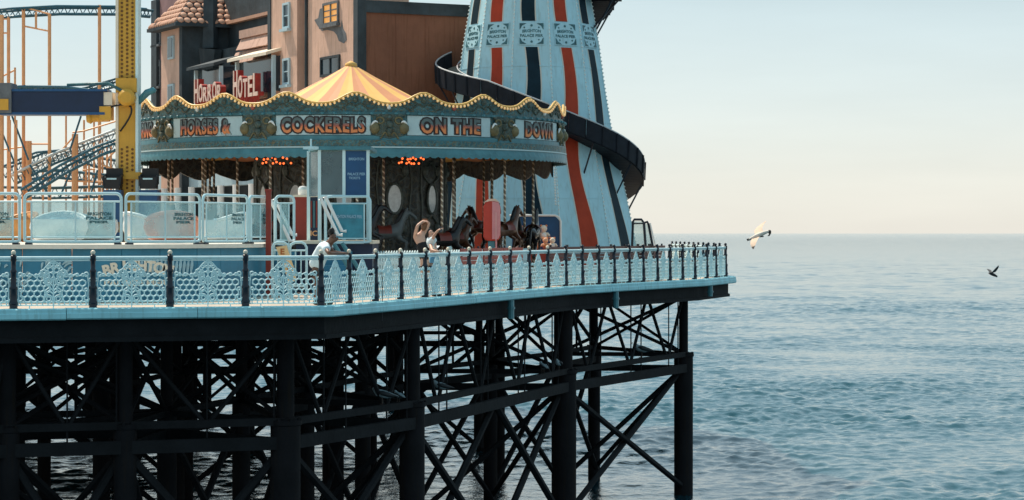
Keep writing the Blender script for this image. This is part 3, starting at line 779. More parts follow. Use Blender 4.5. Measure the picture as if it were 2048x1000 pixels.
# mansard roof with shingle courses, each course one long board
r0, r1 = ta(552, .5), ta(432, 0); NC = 9; rj = random.Random(4)
for k in range(NC):
    zt, zb_ = za(54, r0)-.1-(k)*.62, za(54, r0)-.1-(k+1)*.62
    bt, bb = .62-.10*k, .62-.10*(k+1)
    mb = MB(); L1_ = ta(480, .55)+(r1-ta(480, .55))*k/8+.25*(k % 2)
    n_ = 7
    for q in range(n_):
        A0 = r0+(L1_-r0)*q/n_+.01; A1 = r0+(L1_-r0)*(q+1)/n_-.01
        j_ = rj.uniform(-.02, .02)
        m2 = MB(); m2.hexa([H(A0, bb-.20+j_, zb_+j_), H(A1, bb-.20+j_, zb_+j_), H(A1, bb+.2, zb_+j_), H(A0, bb+.2, zb_+j_), H(A0, bt-.01, zt-.06), H(A1, bt-.01, zt-.06), H(A1, bt+.2, zt-.06), H(A0, bt+.2, zt-.06)])
        m2.build('shingle', ROOFP, hotel)
mb = MB(); hbox(mb, r0, ta(368), 1.9, 2.49, 0, za(54, r0)-.15); mb.build('wall', DARKW, hotel)
mb = MB(); hbox(mb, r0, ta(478, .5), .5, 1.9, za(54, r0)-.15, za(46, r0)+.05); mb.build('roof_ridge', ROOFP, hotel)
# upper block behind the mansard and its dark gable
mb = MB(); hbox(mb, ta(556, 2.5), ta(392, 2.5), 2.5, 7, 0, za(-60, r0)); mb.build('wall', DARKW, hotel)
mb = MB(); hbox(mb, ta(548, 2.2), ta(430, 2.2), 2.2, 2.49, za(4, r0), za(-3, r0)); mb.build('eaves', TERR, hotel)
# dormers with letters below
def dormer(px0, px1, ytop, ybot, awn):
    b0 = -.62; A0, A1 = ta(px1, b0), ta(px0, b0); am = (A0+A1)/2; zt, zb_ = za(ytop, am), za(ybot, am)
    mb = MB(); hbox(mb, A0+.01, A1-.01, b0+.18, 2.0, zb_-.5, zt-.03); d = mb.build('dormer', DGLASS, hotel)
    for x in (A0, A1-.16):
        m2 = MB(); hbox(m2, x, x+.16, b0, b0+.16, zb_-.9, zt); m2.build('dormer_post', SILLW, d)
    m2 = MB(); m2.hexa([H(A0-.1, b0-.35, zt-.02), H(A1+.1, b0-.35, zt-.02), H(A1+.1, .5, zt+.42), H(A0-.1, .5, zt+.42), H(A0-.1, b0-.35, zt+.12), H(A1+.1, b0-.35, zt+.12), H(A1+.1, .5, zt+.56), H(A0-.1, .5, zt+.56)])
    m2.build('awning', awn, d)
    return A0, A1, b0
D1 = dormer(470, 545, 118, 166, CREAM); D2 = dormer(388, 440, 137, 178, DARKW)
LRED = M('letter_red', (.36, .030, .022), .55, var=.25, scale=4)
def letters(word, px0, px1, ytop, ybot, big, name):
    A0, A1 = ta(px1, -1.3), ta(px0, -1.3); am = (A0+A1)/2; n = len(word); z0 = za(ybot, am); z1 = za(ytop, am)
    for i, ch in enumerate(word):
        wd = (A1-A0)/n; x = A1-(i+.5)*wd; zt = za(big, am) if i == 0 else z1+.10*sin(i*2.1)
        vs, fs = text_geo(ch, 1.0, .14, .02, 1.0, wd*.86)
        h0 = min(v[2] for v in vs); h1 = max(v[2] for v in vs); hh = (zt-z0)/(h1-h0)
        out = [H(x-vx, -1.15+vy*1.0, z0+(vz-h0)*hh) for vx, vy, vz in vs]
        lt = MB().add(out, fs).build('letter', LRED, hotel)
        out2 = [H(x-vx, -1.30+vy*.14, z0+(vz-h0)*hh) for vx, vy, vz in vs]
        MB().add(out2, fs).build('letter_face', BONE, lt)
        dr = MB()
        for k in range(3):
            q = x+wd*(-.3+.3*k); L = .18+.3*random.random(); dr.tube([H(q, -1.22, z0+.05), H(q, -1.22, z0-L)], [.06, .03], 6)
        dr.build('drip', LRED, lt, kind='stuff')
letters('HOTEL', 466, 516, 155, 196, 139, 'hotel'); letters('HORROR', 388, 443, 171, 204, 156, 'horror')
# turret
TO = Vector((gx(366, 115.6), 115.6, 0))-HC
def T(a, b, z): return TO+HU*a+HV*b+Vector((0, 0, z))
zE = gz(44, 115.6)
def tbox(mb, a0, a1, b0, b1, z0, z1):
    return mb.hexa([T(a0,b0,z0), T(a1,b0,z0), T(a1,b1,z0), T(a0,b1,z0), T(a0,b0,z1), T(a1,b0,z1), T(a1,b1,z1), T(a0,b1,z1)])
tw_ = tbox(MB(), .02, 3.5, .0, 3.0, 0, zE).build('turret', PINK, hotel)
tbox(MB(), -.08, .016, -.06, 3.05, 2.0, zE-.05).build('turret_shade_side', DARKW, tw_)  # dark sheet over the pink turret paints in this face's shade
tbox(MB(), -.10, .30, -.10, -.01, 0, zE-.1).build('corner_strip', DARKW, tw_)
for y0, y1 in ((72, 118), (168, 215)):
    z0, z1 = gz(y1, 117), gz(y0, 117)
    f_ = tbox(MB(), 1.3, 2.2, -.10, -.005, z0, z1); fo = f_.build('turret_window', SILLW, tw_)
    tbox(MB(), 1.42, 2.08, -.125, -.103, z0+.1, z1-.1).build('pane', DGLASS, fo)
# hip roof of clay tiles, laid course by course
ap = T(1.7, 1.45, zE+2.2); ev = [T(-.55, -.55, zE-.06), T(4.0, -.55, zE-.06), T(4.0, 3.6, zE-.06), T(-.55, 3.6, zE-.06)]
mb = MB(); mb.add(ev+[ap], [[0,1,4],[1,2,4],[2,3,4],[3,0,4],[3,2,1,0]]); rf = mb.build('turret_roof', DARKW, hotel)
tb_ = MB().ball((0, 0, 0), (.19, .17, .065), 8, 4).build('roof_tile', TERR, rf, smooth=True)
first = True
for fi in (0, 3):
    p, q = ev[fi], ev[(fi+1) % 4]; n_ = (q-p).cross(ap-p).normalized(); n_ = n_ if n_.z > 0 else -n_
    C = 8
    for r in range(C):
        t = (r+.35)/C; a, b = p.lerp(ap, t), q.lerp(ap, t); cnt = max(1, int((b-a).length/.36))
        for k in range(cnt):
            c = a.lerp(b, (k+.5)/cnt)+n_*.03
            o = tb_ if first else link('roof_tile', tb_.data, rf)
            first = False; o.location = c
            o.rotation_euler = n_.to_track_quat('Z', 'Y').to_euler(); o.scale = (1, 1.25, 1+.4*random.random())
tbox(MB(), -.6, 4.05, -.6, 3.65, zE-.24, zE-.065).build('turret_eaves', DARKW, rf)
mb = MB(); cx = T(-.4, 1.3, 0); mb.tube([cx+Vector((0,0,zE-1.3)), cx+Vector((0,0,zE+2.3))], [.42, .34], 4, a0=.5); mb.build('chimney', DARKW, hotel)
mb = MB(); mb.tube([cx+Vector((.05,-.2,zE-1.35)), cx+Vector((.0,-.15,zE-2.2)), cx+Vector((-.2,-.1,zE-2.9))], [.6, .5, .1], 7); mb.build('chimney_corbel', DARKW, hotel)
# far end of the facade, mauve, with dark arched windows
a4, a5 = ta(333), ta(276)
mb = MB(); hbox(mb, a4-.6, a5, 1.2, 2.0, 0, 14); mb.build('wall', MAUVE, hotel)
mb = MB(); hbox(mb, a5, a5+.9, 1.0, 1.6, 0, 14); mb.build('corner_strip', DARKW, hotel)
window(309, 323, 45, 88, 1.2, DGLASS, GREY, (1, 3)); window(309, 323, 128, 172, 1.2, DGLASS, GREY, (1, 3), arch=True)
# ground floor arcade seen between the carousel poles
mb = MB(); hbox(mb, a2, a5, .4, 1.1, 3.9, 4.6); mb.build('fascia', SILLW, hotel)
for k in range(9):
    a = a3+1.0+k*2.1; mb = MB(); p = H(a, -.8, 0); mb.tube([p, p+Vector((0,0,3.85))], .16, 8); mb.build('column', WHITEP, hotel, smooth='auto')
# ------------------------------------------------------------------ carousel
CX, CD = gx(702, 80), 80.0
car = thing('carousel', 'golden gallopers carousel with striped conical top and lettered teal rounding boards', 'carousel', (CX, CD, 0))
RB = 7.34
def cyl(ang, R, z): return Vector((R*sin(ang), -R*cos(ang), z))
YEL = M('canopy_yellow', (.72, .42, .12), .7, var=.06, scale=1.0); PEA = M('canopy_peach', (.58, .25, .12), .7, var=.06, scale=1.0)
PANELW = M('name_board_pale', (.48, .62, .64), .5, var=.08, streak=.1)
CART = scroll_mat('carved_cartouche', (.045, .075, .068), (.10, .15, .13), (.13, .09, .04), 7)
GILT = M('dull_gilt', (.16, .13, .06), .45, var=.35, scale=5)
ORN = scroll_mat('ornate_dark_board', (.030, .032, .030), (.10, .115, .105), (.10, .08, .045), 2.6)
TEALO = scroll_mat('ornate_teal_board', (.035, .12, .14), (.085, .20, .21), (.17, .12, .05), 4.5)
# canopy: gores, each a part, slightly dished
NG = 28; ZA, ZEV = 7.42, 4.25
for g in range(NG):
    a0, a1 = 2*pi*(g+.5)/NG, 2*pi*(g+1.5)/NG; vs = []; fs = []; ts = [0.015, .12, .3, .5, .72, 1.0]
    for t in ts:
        z = ZA+(ZEV-ZA)*t-.16*sin(pi*t)+.10*(1-t)**8
        for q in (0, .5, 1): vs.append(cyl(a0+(a1-a0)*q, 7.15*t, z-(.07*t if q == .5 else 0)))
    for i in range(len(ts)-1):
        for j in range(2): fs.append([3*i+j, 3*i+j+1, 3*i+j+4, 3*i+j+3])
    MB().add(vs, fs).build('canopy_gore', YEL if g % 2 else PEA, car)
MB().lathe([(.22, 7.36), (.2, 7.50), (.08, 7.56), (.0, 7.60)], 12).build('canopy_cap', YEL, car, smooth=True)
# rounding boards
def band(nm, mt, R0, R1, z0, z1, a0=0, a1=2*pi, n=96, par=car, zf=None):
    mb = MB(); vs = []; fs = []; full = abs(a1-a0-2*pi) < 1e-6
    for i in range(n+(0 if full else 1)):
        a = a0+(a1-a0)*i/n; zt = z1 if zf is None else zf(a)
        vs += [cyl(a, R1, z0), cyl(a, R1, zt), cyl(a, R0, zt), cyl(a, R0, z0)]
    m = n if full else n+1
    for i in range(n):
        j = (i+1) % m
        for q in range(4): fs.append([4*i+q, 4*i+(q+1) % 4, 4*j+(q+1) % 4, 4*j+q])
    if not full: fs += [[0, 1, 2, 3], [4*n+q for q in range(4)]]
    mb.add(vs, fs); return mb.build(nm, mt, par)
W0 = radians(5.1); NW = 21
def wave(a):
    u = cos(NW*(a-W0)); return 5.84+.17*u+.03*cos(2*NW*(a-W0))
band('crest_board', TEALO, RB-.10, RB, 5.45, None, n=252, zf=wave)
mb = MB().tube([cyl(2*pi*i/252, RB+.01, wave(2*pi*i/252)+.02) for i in range(252)], .042, 6, closed=True); mb.build('crest_trim', GOLD, car, smooth=True)
SUNBEAD = M('sunlit_bead_glow', (.85, .6, .3), .3, var=0, emit=(1, .55, .2), es=.25)  # faint emission stands in for sunlight caught on the crest beads
mb = MB()
for i in range(NW*16):
    a = 2*pi*i/(NW*16); mb.ball(cyl(a, RB+.07, wave(a)-.045), .045, 5, 4)
mb.build('crest_bead', SUNBEAD, car, kind='stuff')
# carved swags on every crest board wave
for k in range(NW):
    a = W0+2*pi*k/NW
    if cos(a) < -.2: continue
    mb = MB()
    for s in (-1, 1):
        mb.tube([cyl(a+s*.012*j, RB+.015, 5.62+.09*sin(j*.9)) for j in range(9)], .028, 5)
        mb.tube([cyl(a+s*(.05+.018*cos(t*.7)), RB+.015, 5.74+.05*sin(t*.7)) for t in range(9)], .02, 5)
    mb.ball(cyl(a, RB+.01, 5.82), (.09, .09, .10), 6, 4)
    mb.build('carved_swag', CART, car)
    MB().ball(cyl(a+.5*2*pi/NW*.96, RB+.01, 5.60), (.075, .075, .085), 8, 5).build('mirror_rosette', [BULB, M('rosette_red', (.45, .12, .09), .4), TEAL2][k % 3], car, smooth=True)
band('name_band', TEALO, RB-.12, RB-.01, 4.62, 5.449)
band('moulding', TEAL, RB-.02, RB+.07, 5.36, 5.446); band('moulding', TEAL2, RB-.02, RB+.05, 4.56, 4.70)
band('moulding', TEALO, RB-.10, RB+.10, 4.36, 4.556, n=96); band('moulding', PANELW, RB-.02, RB+.13, 4.315, 4.356)
mb = MB()
for i in range(120):
    a = 2*pi*i/120
    if cos(a) > -.3: mb.ball(cyl(a, RB+.07, 5.40), (.07, .07, .05), 5, 3)
mb.build('egg_moulding', TEAL2, car, kind='stuff')
# scalloped valance
vs = []; fs = []; NS = 168
for i in range(NS*4):
    a = 2*pi*i/(NS*4); zlo = 4.05-.055*abs(sin(2*a*NS/4))
    vs += [cyl(a, RB+.10, 4.31), cyl(a, RB+.13, zlo+.12), cyl(a, RB+.13, zlo), cyl(a, RB+.10, zlo)]
for i in range(NS*4):
    j = (i+1) % (NS*4)
    for q in range(3): fs.append([4*i+q, 4*i+q+1, 4*j+q+1, 4*j+q])
MB().add(vs, fs).build('scalloped_valance', TEAL2, car)
# name boards with two-tone lettering, cartouches between
NSEC = 11; A0 = radians(13.4)
def letter_mat():
    m = bpy.data.materials.new('two_tone_letter'); m.use_nodes = True; n = m.node_tree; b = n.nodes['Principled BSDF']
    tc = n.nodes.new('ShaderNodeTexCoord'); sp = n.nodes.new('ShaderNodeSeparateXYZ'); n.links.new(tc.outputs['Object'], sp.inputs[0])
    rp = n.nodes.new('ShaderNodeValToRGB'); mr = n.nodes.new('ShaderNodeMapRange'); mr.inputs[1].default_value = 4.74; mr.inputs[2].default_value = 5.32
    nz = n.nodes.new('ShaderNodeTexNoise'); nz.inputs['Scale'].default_value = 9; n.links.new(tc.outputs['Object'], nz.inputs['Vector'])
    ad = n.nodes.new('ShaderNodeMath'); ad.operation = 'MULTIPLY_ADD'; ad.inputs[1].default_value = .28; ad.inputs[2].default_value = -.14
    n.links.new(nz.outputs[0], ad.inputs[0]); a2 = n.nodes.new('ShaderNodeMath'); n.links.new(sp.outputs[2], mr.inputs[0])
    n.links.new(mr.outputs[0], a2.inputs[0]); n.links.new(ad.outputs[0], a2.inputs[1]); n.links.new(a2.outputs[0], rp.inputs[0])
    e = rp.color_ramp.elements; e[0].position = .30; e[0].color = (.75, .24, .08, 1); e[1].position = .62; e[1].color = (.10, .14, .14, 1)
    x = e.new(.46); x.color = (.40, .10, .06, 1)
    n.links.new(rp.outputs[0], b.inputs['Base Color']); b.inputs['Roughness'].default_value = .5; return m
LET = letter_mat(); LBACK = M('letter_shadow_paint', (.035, .022, .022), .5, var=.2)
words_ = {-3: 'GALLOPING', -2: 'HORSES &', -1: 'COCKERELS', 0: 'ON THE', 1: 'DOWN'}
sec = 2*pi/NSEC
for k in range(NSEC):
    ac = A0+sec*(k-4)                                     # cartouche centre; name board lies after it
    am = ac+sec/2; hw = sec/2-radians(4.6)
    if cos(am) > -.35:
        nb_ = band('name_board', PANELW, RB-.008, RB+.012, 4.72, 5.34, am-hw, am+hw, 20)
        wd = words_.get(k-4+0)
        if wd:
            width = {'HORSES &': 2.25, 'GALLOPING': 2.7, 'COCKERELS': 2.75, 'ON THE': 2.25, 'DOWN': 2.1}[wd]
            for nm, mt, off, R, ex in (('letter_outline', LBACK, .085, RB+.022, .008), ('lettering', LET, .018, RB+.040, .010)):
                vs, fs = text_geo(wd, .60, ex, off, 1.12); x0, x1 = min(v[0] for v in vs), max(v[0] for v in vs); kx = width/(x1-x0)
                z0, z1 = min(v[2] for v in vs), max(v[2] for v in vs); kz = (.58 if off > .05 else .49)/(z1-z0)
                out = []
                for x, y, z in vs:
                    a = am+x*kx*(1 if off > .05 else .955)/RB; rr = R-y; out.append(cyl(a, rr, 5.03+z*kz+.012*sin(x*9)))
                MB().add(out, fs).build(nm, mt, nb_)
    if cos(ac) > -.35:
        cz = MB(); ca = radians(4.2)
        pts = [(-1, .34), (-.72, .30), (-.6, .12), (-.9, -.02), (-1.02, -.2), (-.8, -.34), (-.4, -.40), (0, -.44), (.4, -.40), (.8, -.34), (1.02, -.2), (.9, -.02), (.6, .12), (.72, .30), (1, .34), (.5, .38), (0, .36), (-.5, .38)]
        vs = [cyl(ac+p*ca*1.08, RB+.02, 5.03+q) for p, q in pts]; n = len(vs)
        cz.add(vs+[cyl(ac+p*ca*1.02, RB+.07, 5.03+q*.95) for p, q in pts], [list(range(n)), list(range(n, 2*n))]+[[i, (i+1) % n, n+(i+1) % n, n+i] for i in range(n)])
        c_ = cz.build('cartouche', CART, car)
        sc = MB()
        for s in (-1, 1):
            sc.ball(cyl(ac+s*ca*.86, RB+.06, 4.93), (.17, .12, .19), 8, 5); 
            sc.tube([cyl(ac+s*ca*(.55+.22*cos(t*.6)), RB+.08, 5.18+.10*sin(t*.6)) for t in range(10)], .03, 5)
            sc.tube([cyl(ac+s*ca*(.1+.05*t), RB+.075, 4.70+.10*sin(t*.5)) for t in range(10)], .026, 5)
        sc.build('scroll', GILT, c_, smooth=True)
        for s in (-1, 1):
            sw = MB().tube([cyl(ac+s*ca*(1.08-.42*t/6), RB+.09, 5.00+.15*sin(t/6*pi*.8)) for t in range(7)], [.012, .03, .04, .04, .035, .025, .01], 6)
            sw.build('white_leaf', WHITEP, c_, smooth=True)
        ct = MB(); ct.ball(cyl(ac, RB+.06, 5.06), (.12, .1, .15), 8, 6); ct.tube([cyl(ac, RB+.06, 5.2), cyl(ac, RB+.07, 5.36)], [.1, .05], 6); ct.tube([cyl(ac, RB+.06, 4.92), cyl(ac, RB+.07, 4.66)], [.13, .04], 6)
        ct.build('carved_mask', CART, c_, smooth=True)
# soffit, inner drop boards, centre drum, platform
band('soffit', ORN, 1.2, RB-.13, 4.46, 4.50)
NI = 22
vs = []; fs = []
for i in range(NI*10):
    a = 2*pi*i/(NI*10); zlo = 3.82-.26*abs(sin(a*NI/2))**.8-.05*sin(a*NI)
    vs += [cyl(a, 7.0, 4.46), cyl(a, 7.0, zlo), cyl(a, 6.95, zlo), cyl(a, 6.95, 4.46)]
N_ = NI*10
for i in range(N_):
    a = 2*pi*(i+.5)/N_
    if cos(a) > .0: continue                              # only the far half of the ring has these boards in view
    j = (i+1) % N_
    for q in range(4): fs.append([4*i+q, 4*i+(q+1) % 4, 4*j+(q+1) % 4, 4*j+q])
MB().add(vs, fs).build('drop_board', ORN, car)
RD = 3.25; ND = 12
for k in range(ND):
    a = 2*pi*k/ND; d = MB(); t = Vector((cos(a), sin(a), 0)); hw = RD*math.tan(pi/ND)
    n_ = Vector((sin(a), -cos(a), 0))
    d.hexa([n_*RD-t*hw+Vector((0,0,.5)), n_*RD+t*hw+Vector((0,0,.5)), n_*(RD-.15)+t*hw*.95+Vector((0,0,.5)), n_*(RD-.15)-t*hw*.95+Vector((0,0,.5)),
            n_*RD-t*hw+Vector((0,0,4.45)), n_*RD+t*hw+Vector((0,0,4.45)), n_*(RD-.15)+t*hw*.95+Vector((0,0,4.45)), n_*(RD-.15)-t*hw*.95+Vector((0,0,4.45))])
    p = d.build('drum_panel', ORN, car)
    if cos(a) > -.1:
        c = n_*(RD+.03)+Vector((0, 0, 2.78))
        vs = [c+t*(.26*cos(2*pi*q/18))+Vector((0, 0, .46*sin(2*pi*q/18))) for q in range(18)]
        MB().slab(vs, n_*.03).build('oval_mirror', M('drum_mirror', (.72, .75, .74), .15, var=.2, scale=6, spec=.8), p)
        fr = MB().tube([c+n_*.03+t*(.29*cos(2*pi*q/18))+Vector((0, 0, .50*sin(2*pi*q/18))) for q in range(18)], .045, 5, closed=True)
        for s in (-1, 1):
            fr.tube([c+t*(s*(.15+.33*sin(q*.5)))+Vector((0, 0, .55+.09*q)) for q in range(9)], .035, 5)
            fr.tube([c+t*(s*(.10+.30*sin(q*.55)))+Vector((0, 0, -.6-.10*q)) for q in range(9)], .035, 5)
            fr.tube([c+t*(s*(.62+.04*sin(q*1.2)))+Vector((0, 0, -1.6+.32*q)) for q in range(10)], .03, 5)
            fr.ball(c+t*(s*.42)+Vector((0, 0, .95)), (.13, .13, .2), 6, 4); fr.ball(c+t*(s*.36)+Vector((0, 0, -1.0)), (.13, .13, .18), 6, 4)
        fr.build('carved_frame', M('tarnished_carving', (.10, .115, .10), .5, var=.5, scale=6), p, kind='stuff')
MB().lathe([(7.1, 0.0), (7.1, .12), (7.2, .14), (7.2, .45), (3.0, .47)], 48).build('platform', M('carousel_floor', (.16, .10, .06), .6, var=.25), car)
band('platform_edge', TEAL, 7.2, 7.26, .16, .44)
# red and amber lamps under the canopy
RLAMP = M('red_lamp', (.8, .2, .05), .3, var=0, emit=(1, .13, .03), es=2.0)
for ca, w_ in ((radians(-22), .30), (radians(24), .20)):
    mb = MB(); c = 0
    for i in range(9):
        for j in range(3):
            if (i*7+j*3) % 5 == 0: continue
            a = ca+w_*(i/8-.5)/1.6; mb.ball(cyl(a, 6.2-.35*j, 4.16-.13*j+.03*sin(i*2)), .036, 6, 4)
    mb.build('lamp_cluster', RLAMP, car, kind='stuff')
    MB().tube([cyl(ca+w_*(i/8-.5)/1.6, 6.2, 4.24) for i in range(9)], .04, 6).build('lamp_rail', BRASS, car)
# gallopers on twisted brass poles
def twist_mat(name, c1, c2):
    m = bpy.data.materials.new(name); m.use_nodes = True; n = m.node_tree; b = n.nodes['Principled BSDF']
    tc = n.nodes.new('ShaderNodeTexCoord'); sp = n.nodes.new('ShaderNodeSeparateXYZ'); n.links.new(tc.outputs['Object'], sp.inputs[0])
    at_ = n.nodes.new('ShaderNodeMath'); at_.operation = 'ARCTAN2'; n.links.new(sp.outputs[1], at_.inputs[0]); n.links.new(sp.outputs[0], at_.inputs[1])
    ml = n.nodes.new('ShaderNodeMath'); ml.operation = 'MULTIPLY_ADD'; ml.inputs[1].default_value = 34.0; n.links.new(sp.outputs[2], ml.inputs[0]); n.links.new(at_.outputs[0], ml.inputs[2])
    sn = n.nodes.new('ShaderNodeMath'); sn.operation = 'SINE'; n.links.new(ml.outputs[0], sn.inputs[0])
    rp = n.nodes.new('ShaderNodeValToRGB'); rp.color_ramp.elements[0].position = .35; rp.color_ramp.elements[1].position = .6
    rp.color_ramp.elements[0].color = (*c1, 1); rp.color_ramp.elements[1].color = (*c2, 1)
    n.links.new(sn.outputs[0], rp.inputs[0]); n.links.new(rp.outputs[0], b.inputs['Base Color']); b.inputs['Roughness'].default_value = .35
    return m
TW1 = twist_mat('twisted_brass_pole', (.20, .14, .09), (.80, .68, .52))
hn = {'hip': ((-.48, 0, 1.33), .21, None), 'mid': ((0, 0, 1.29), .22, 'hip'), 'chest': ((.42, 0, 1.38), .21, 'mid'), 'n1': ((.62, 0, 1.68), .13, 'chest'), 'n2': ((.73, 0, 1.93), .095, 'n1'),
      'head': ((.86, 0, 2.0), .085, 'n2'), 'nose': ((1.05, 0, 1.84), .055, 'head'), 'muz': ((1.12, 0, 1.77), .045, 'nose'),
      'tail': ((-.74, 0, 1.36), .05, 'hip'), 'tail2': ((-.92, 0, 1.12), .055, 'tail'), 'tail3': ((-.98, 0, .82), .02, 'tail2')}
for s, n_ in ((-1, 'a'), (1, 'b')):
    hn['e'+n_] = ((.80, s*.055, 2.15), .018, 'n2')
    hn['f1'+n_] = ((.50, s*.13, 1.12), .085, 'chest'); hn['f2'+n_] = ((.78+.05*s, s*.13, 1.02), .055, 'f1'+n_); hn['f3'+n_] = ((.72, s*.13, .74), .038, 'f2'+n_); hn['f4'+n_] = ((.62, s*.13, .64), .045, 'f3'+n_)
    hn['h1'+n_] = ((-.58, s*.14, 1.02), .10, 'hip'); hn['h2'+n_] = ((-.50, s*.14, .80), .06, 'h1'+n_); hn['h3'+n_] = ((-.80, s*.14, .62), .042, 'h2'+n_); hn['h4'+n_] = ((-.88, s*.14, .42), .045, 'h3'+n_)
HORSE = skin_chain(hn, 1)
SAD = MB()
vs = []; fs = []
for i, x in enumerate((-.22, -.08, .08, .22)):
    for j in range(7):
        t = pi*(j/6)*1.0; rr = .26+(.04 if i in (0, 3) else 0); vs.append((x, rr*cos(t)*1.0, 1.30+rr*sin(t)*.98))
for i in range(3):
    for j in range(6): fs.append([7*i+j, 7*i+j+1, 7*i+j+8, 7*i+j+7])
SAD.add(vs, fs); SAD = SAD.build('saddle', M('saddle_leather', (.16, .03, .02), .4), None, smooth=True); SADM = SAD.data; bpy.data.objects.remove(SAD)
MANE = MB().tube([(.66, 0, 2.08), (.58, 0, 1.90), (.45, 0, 1.68), (.36, 0, 1.55)], [.05, .08, .08, .04], 6); MANE = MANE.build('mane', BLACK, None, smooth=True); MANEM = MANE.data; bpy.data.objects.remove(MANE)
POLE = MB().tube([(0, 0, .47), (0, 0, 4.44)], .042, 10).build('pole', TW1, None, smooth=True); POLEM = POLE.data; bpy.data.objects.remove(POLE)
HC_ = [M('horse_black', (.012, .012, .014), .25, var=.2), M('horse_grey', (.10, .12, .125), .3, var=.2, scale=6), M('horse_bay', (.09, .035, .018), .3, var=.25), M('horse_cream', (.52, .46, .36), .3, var=.12)]
hms = []
for m_ in HC_:
    c = HORSE.copy(); c.materials.clear(); c.materials.append(m_); hms.append(c)
i = 0
for r, n_, off in ((6.35, 14, .10), (5.05, 12, .28)):
    for k in range(n_):
        a = 2*pi*k/n_+off; i += 1
        if r < 6 and cos(a) < -.75: continue
        h = link('horse', hms[(0, 2, 0, 0, 2, 0, 1, 0, 2)[(i*7+k//2) % 9]], car); h.location = cyl(a, r, .30+.22*sin(i*2.3)); h.rotation_euler = (0, 0, a)
        link('saddle', SADM, h); link('mane', MANEM, h)
        p = link('pole', POLEM, car); p.location = cyl(a, r, 0); p.rotation_euler = (0, 0, a)
# ------------------------------------------------------------------ raised ride platform with acrylic barriers
Vp = [(-170, 54.4), (42, 54.3), (246, 54.3), (402, 56.1), (496, 58.2), (540, 59.8)]
Vw = [Vector((gx(px, d), d, 0)) for px, d in Vp]
ZP = 1.36
plat = thing('ride_platform', 'raised blue ride platform with white edge, painted front wall and hazy acrylic barriers', 'ride platform', Vw[1]); PV = tuple(Vw[1])
poly = [(-17.5, 54.4)]+[(v.x, v.y) for v in Vw]+[(gx(545, 66), 66.0), (-13, 68), (-17.5, 66)]
MB().prism(poly, ZP-.10, ZP).build('platform_deck', M('ride_deck_paint', (.70, .66, .58), .6, var=.1, scale=1.0, streak=.1), plat, PV)
inset = offset_path([(v.x, v.y) for v in Vw], -.12)
for a, b in zip(inset[:-1], inset[1:]):
    A, B = Vector((*a, 0)), Vector((*b, 0)); L = (B-A).length; n = max(1, round(L/1.25)); sd = Vector((-(B-A).y, (B-A).x, 0)).normalized()*.05
    for k in range(n):
        p, q = A.lerp(B, k/n+.004), A.lerp(B, (k+1)/n-.004)
        MB().hexa([p, q, q+sd, p+sd, p+Vector((0,0,ZP-.104)), q+Vector((0,0,ZP-.104)), q+sd+Vector((0,0,ZP-.104)), p+sd+Vector((0,0,ZP-.104))]).build('wall_panel', SKYBLUE, plat, PV)
MB().prism([(x, y) for x, y in inset]+[(gx(545, 65.5), 65.5), (-13, 67.5), (-17.3, 65.5)], .0, ZP-.2).v  # (core volume is closed by the wall panels)
# painted letters and flourishes on the wall
wall_y = Vw[1].y+.12-.012
ml = MB()
for i, ch in enumerate('BRIGHTON'):
    if ch == ' ': continue
    u = i-3.5; c = Vector((gx(275+u*17.5, wall_y), wall_y, gz(531+.75*u*u*1.0, wall_y))); vs, fs = text_geo(ch, .34, .008, .016)
    ca, sa = cos(-u*.07), sin(-u*.07)
    ml.add([(c.x+x*ca-z*sa, c.y+y, c.z+x*sa+z*ca) for x, y, z in vs], fs)
ml.build('wall_lettering', CREAM, plat, PV)
ml = MB()
text_on(ml, 'PALACE PIER', Vector((gx(272, wall_y), wall_y, gz(566, wall_y))), .2, (1, 0, 0), (0, -1, 0), .008, .006, 1.5); ml.build('wall_lettering', CREAM, plat, PV)
fl = MB(); rr = random.Random(5)
for cx in (112, 20, -60):
    for k in range(16):
        px = cx+rr.uniform(-30, 30); py = 555+rr.uniform(-28, 20); y = wall_y; L = rr.uniform(8, 26); an = rr.uniform(.2, 1.3)
        fl.tube([Vector((gx(px+L*t*cos(an)*.8, y), y, gz(py-L*t*sin(an)-4*sin(t*3), y))) for t in (0, .3, .6, 1)], [.012, .03, .03, .008], 5)
for k in range(14):
    b0 = Vw[2].lerp(Vw[3], .25+.05*k); nn = Vector((Vw[3]-Vw[2]).normalized()); y0 = Vector((nn.y, -nn.x, 0))*-.105
    p = b0+y0; fl.tube([p+Vector((0,0,.62+.05*sin(k))), p+nn*.03+Vector((0,0,.85)), p+nn*.06+Vector((0,0,1.02+.04*sin(k*2)))], [.02, .045, .015], 5)
fl.build('painted_flourish', M('pale_mural_paint', (.40, .58, .64), .6, var=.15), plat, PV, kind='stuff')
def rounded(A, B, z0, z1, r, n=5):
    """closed loop of points of a frame standing on segment A-B with rounded top corners"""
    L = (B-A).length; d = (B-A)/L; pts = []
    for cx, cz, a0 in ((r, z0+r*.4, 180), (L-r, z0+r*.4, 270), (L-r, z1-r, 0), (r, z1-r, 90)):
        rz = r if cz > z0+r else r*.4
        for k in range(n+1):
            t = radians(a0+90*k/n); pts.append(A+d*(cx+r*cos(t))+Vector((0, 0, cz+rz*sin(t))))
    return pts
FR = M('barrier_tube_paint', (.46, .66, .71), .3, var=.05, spec=.6)
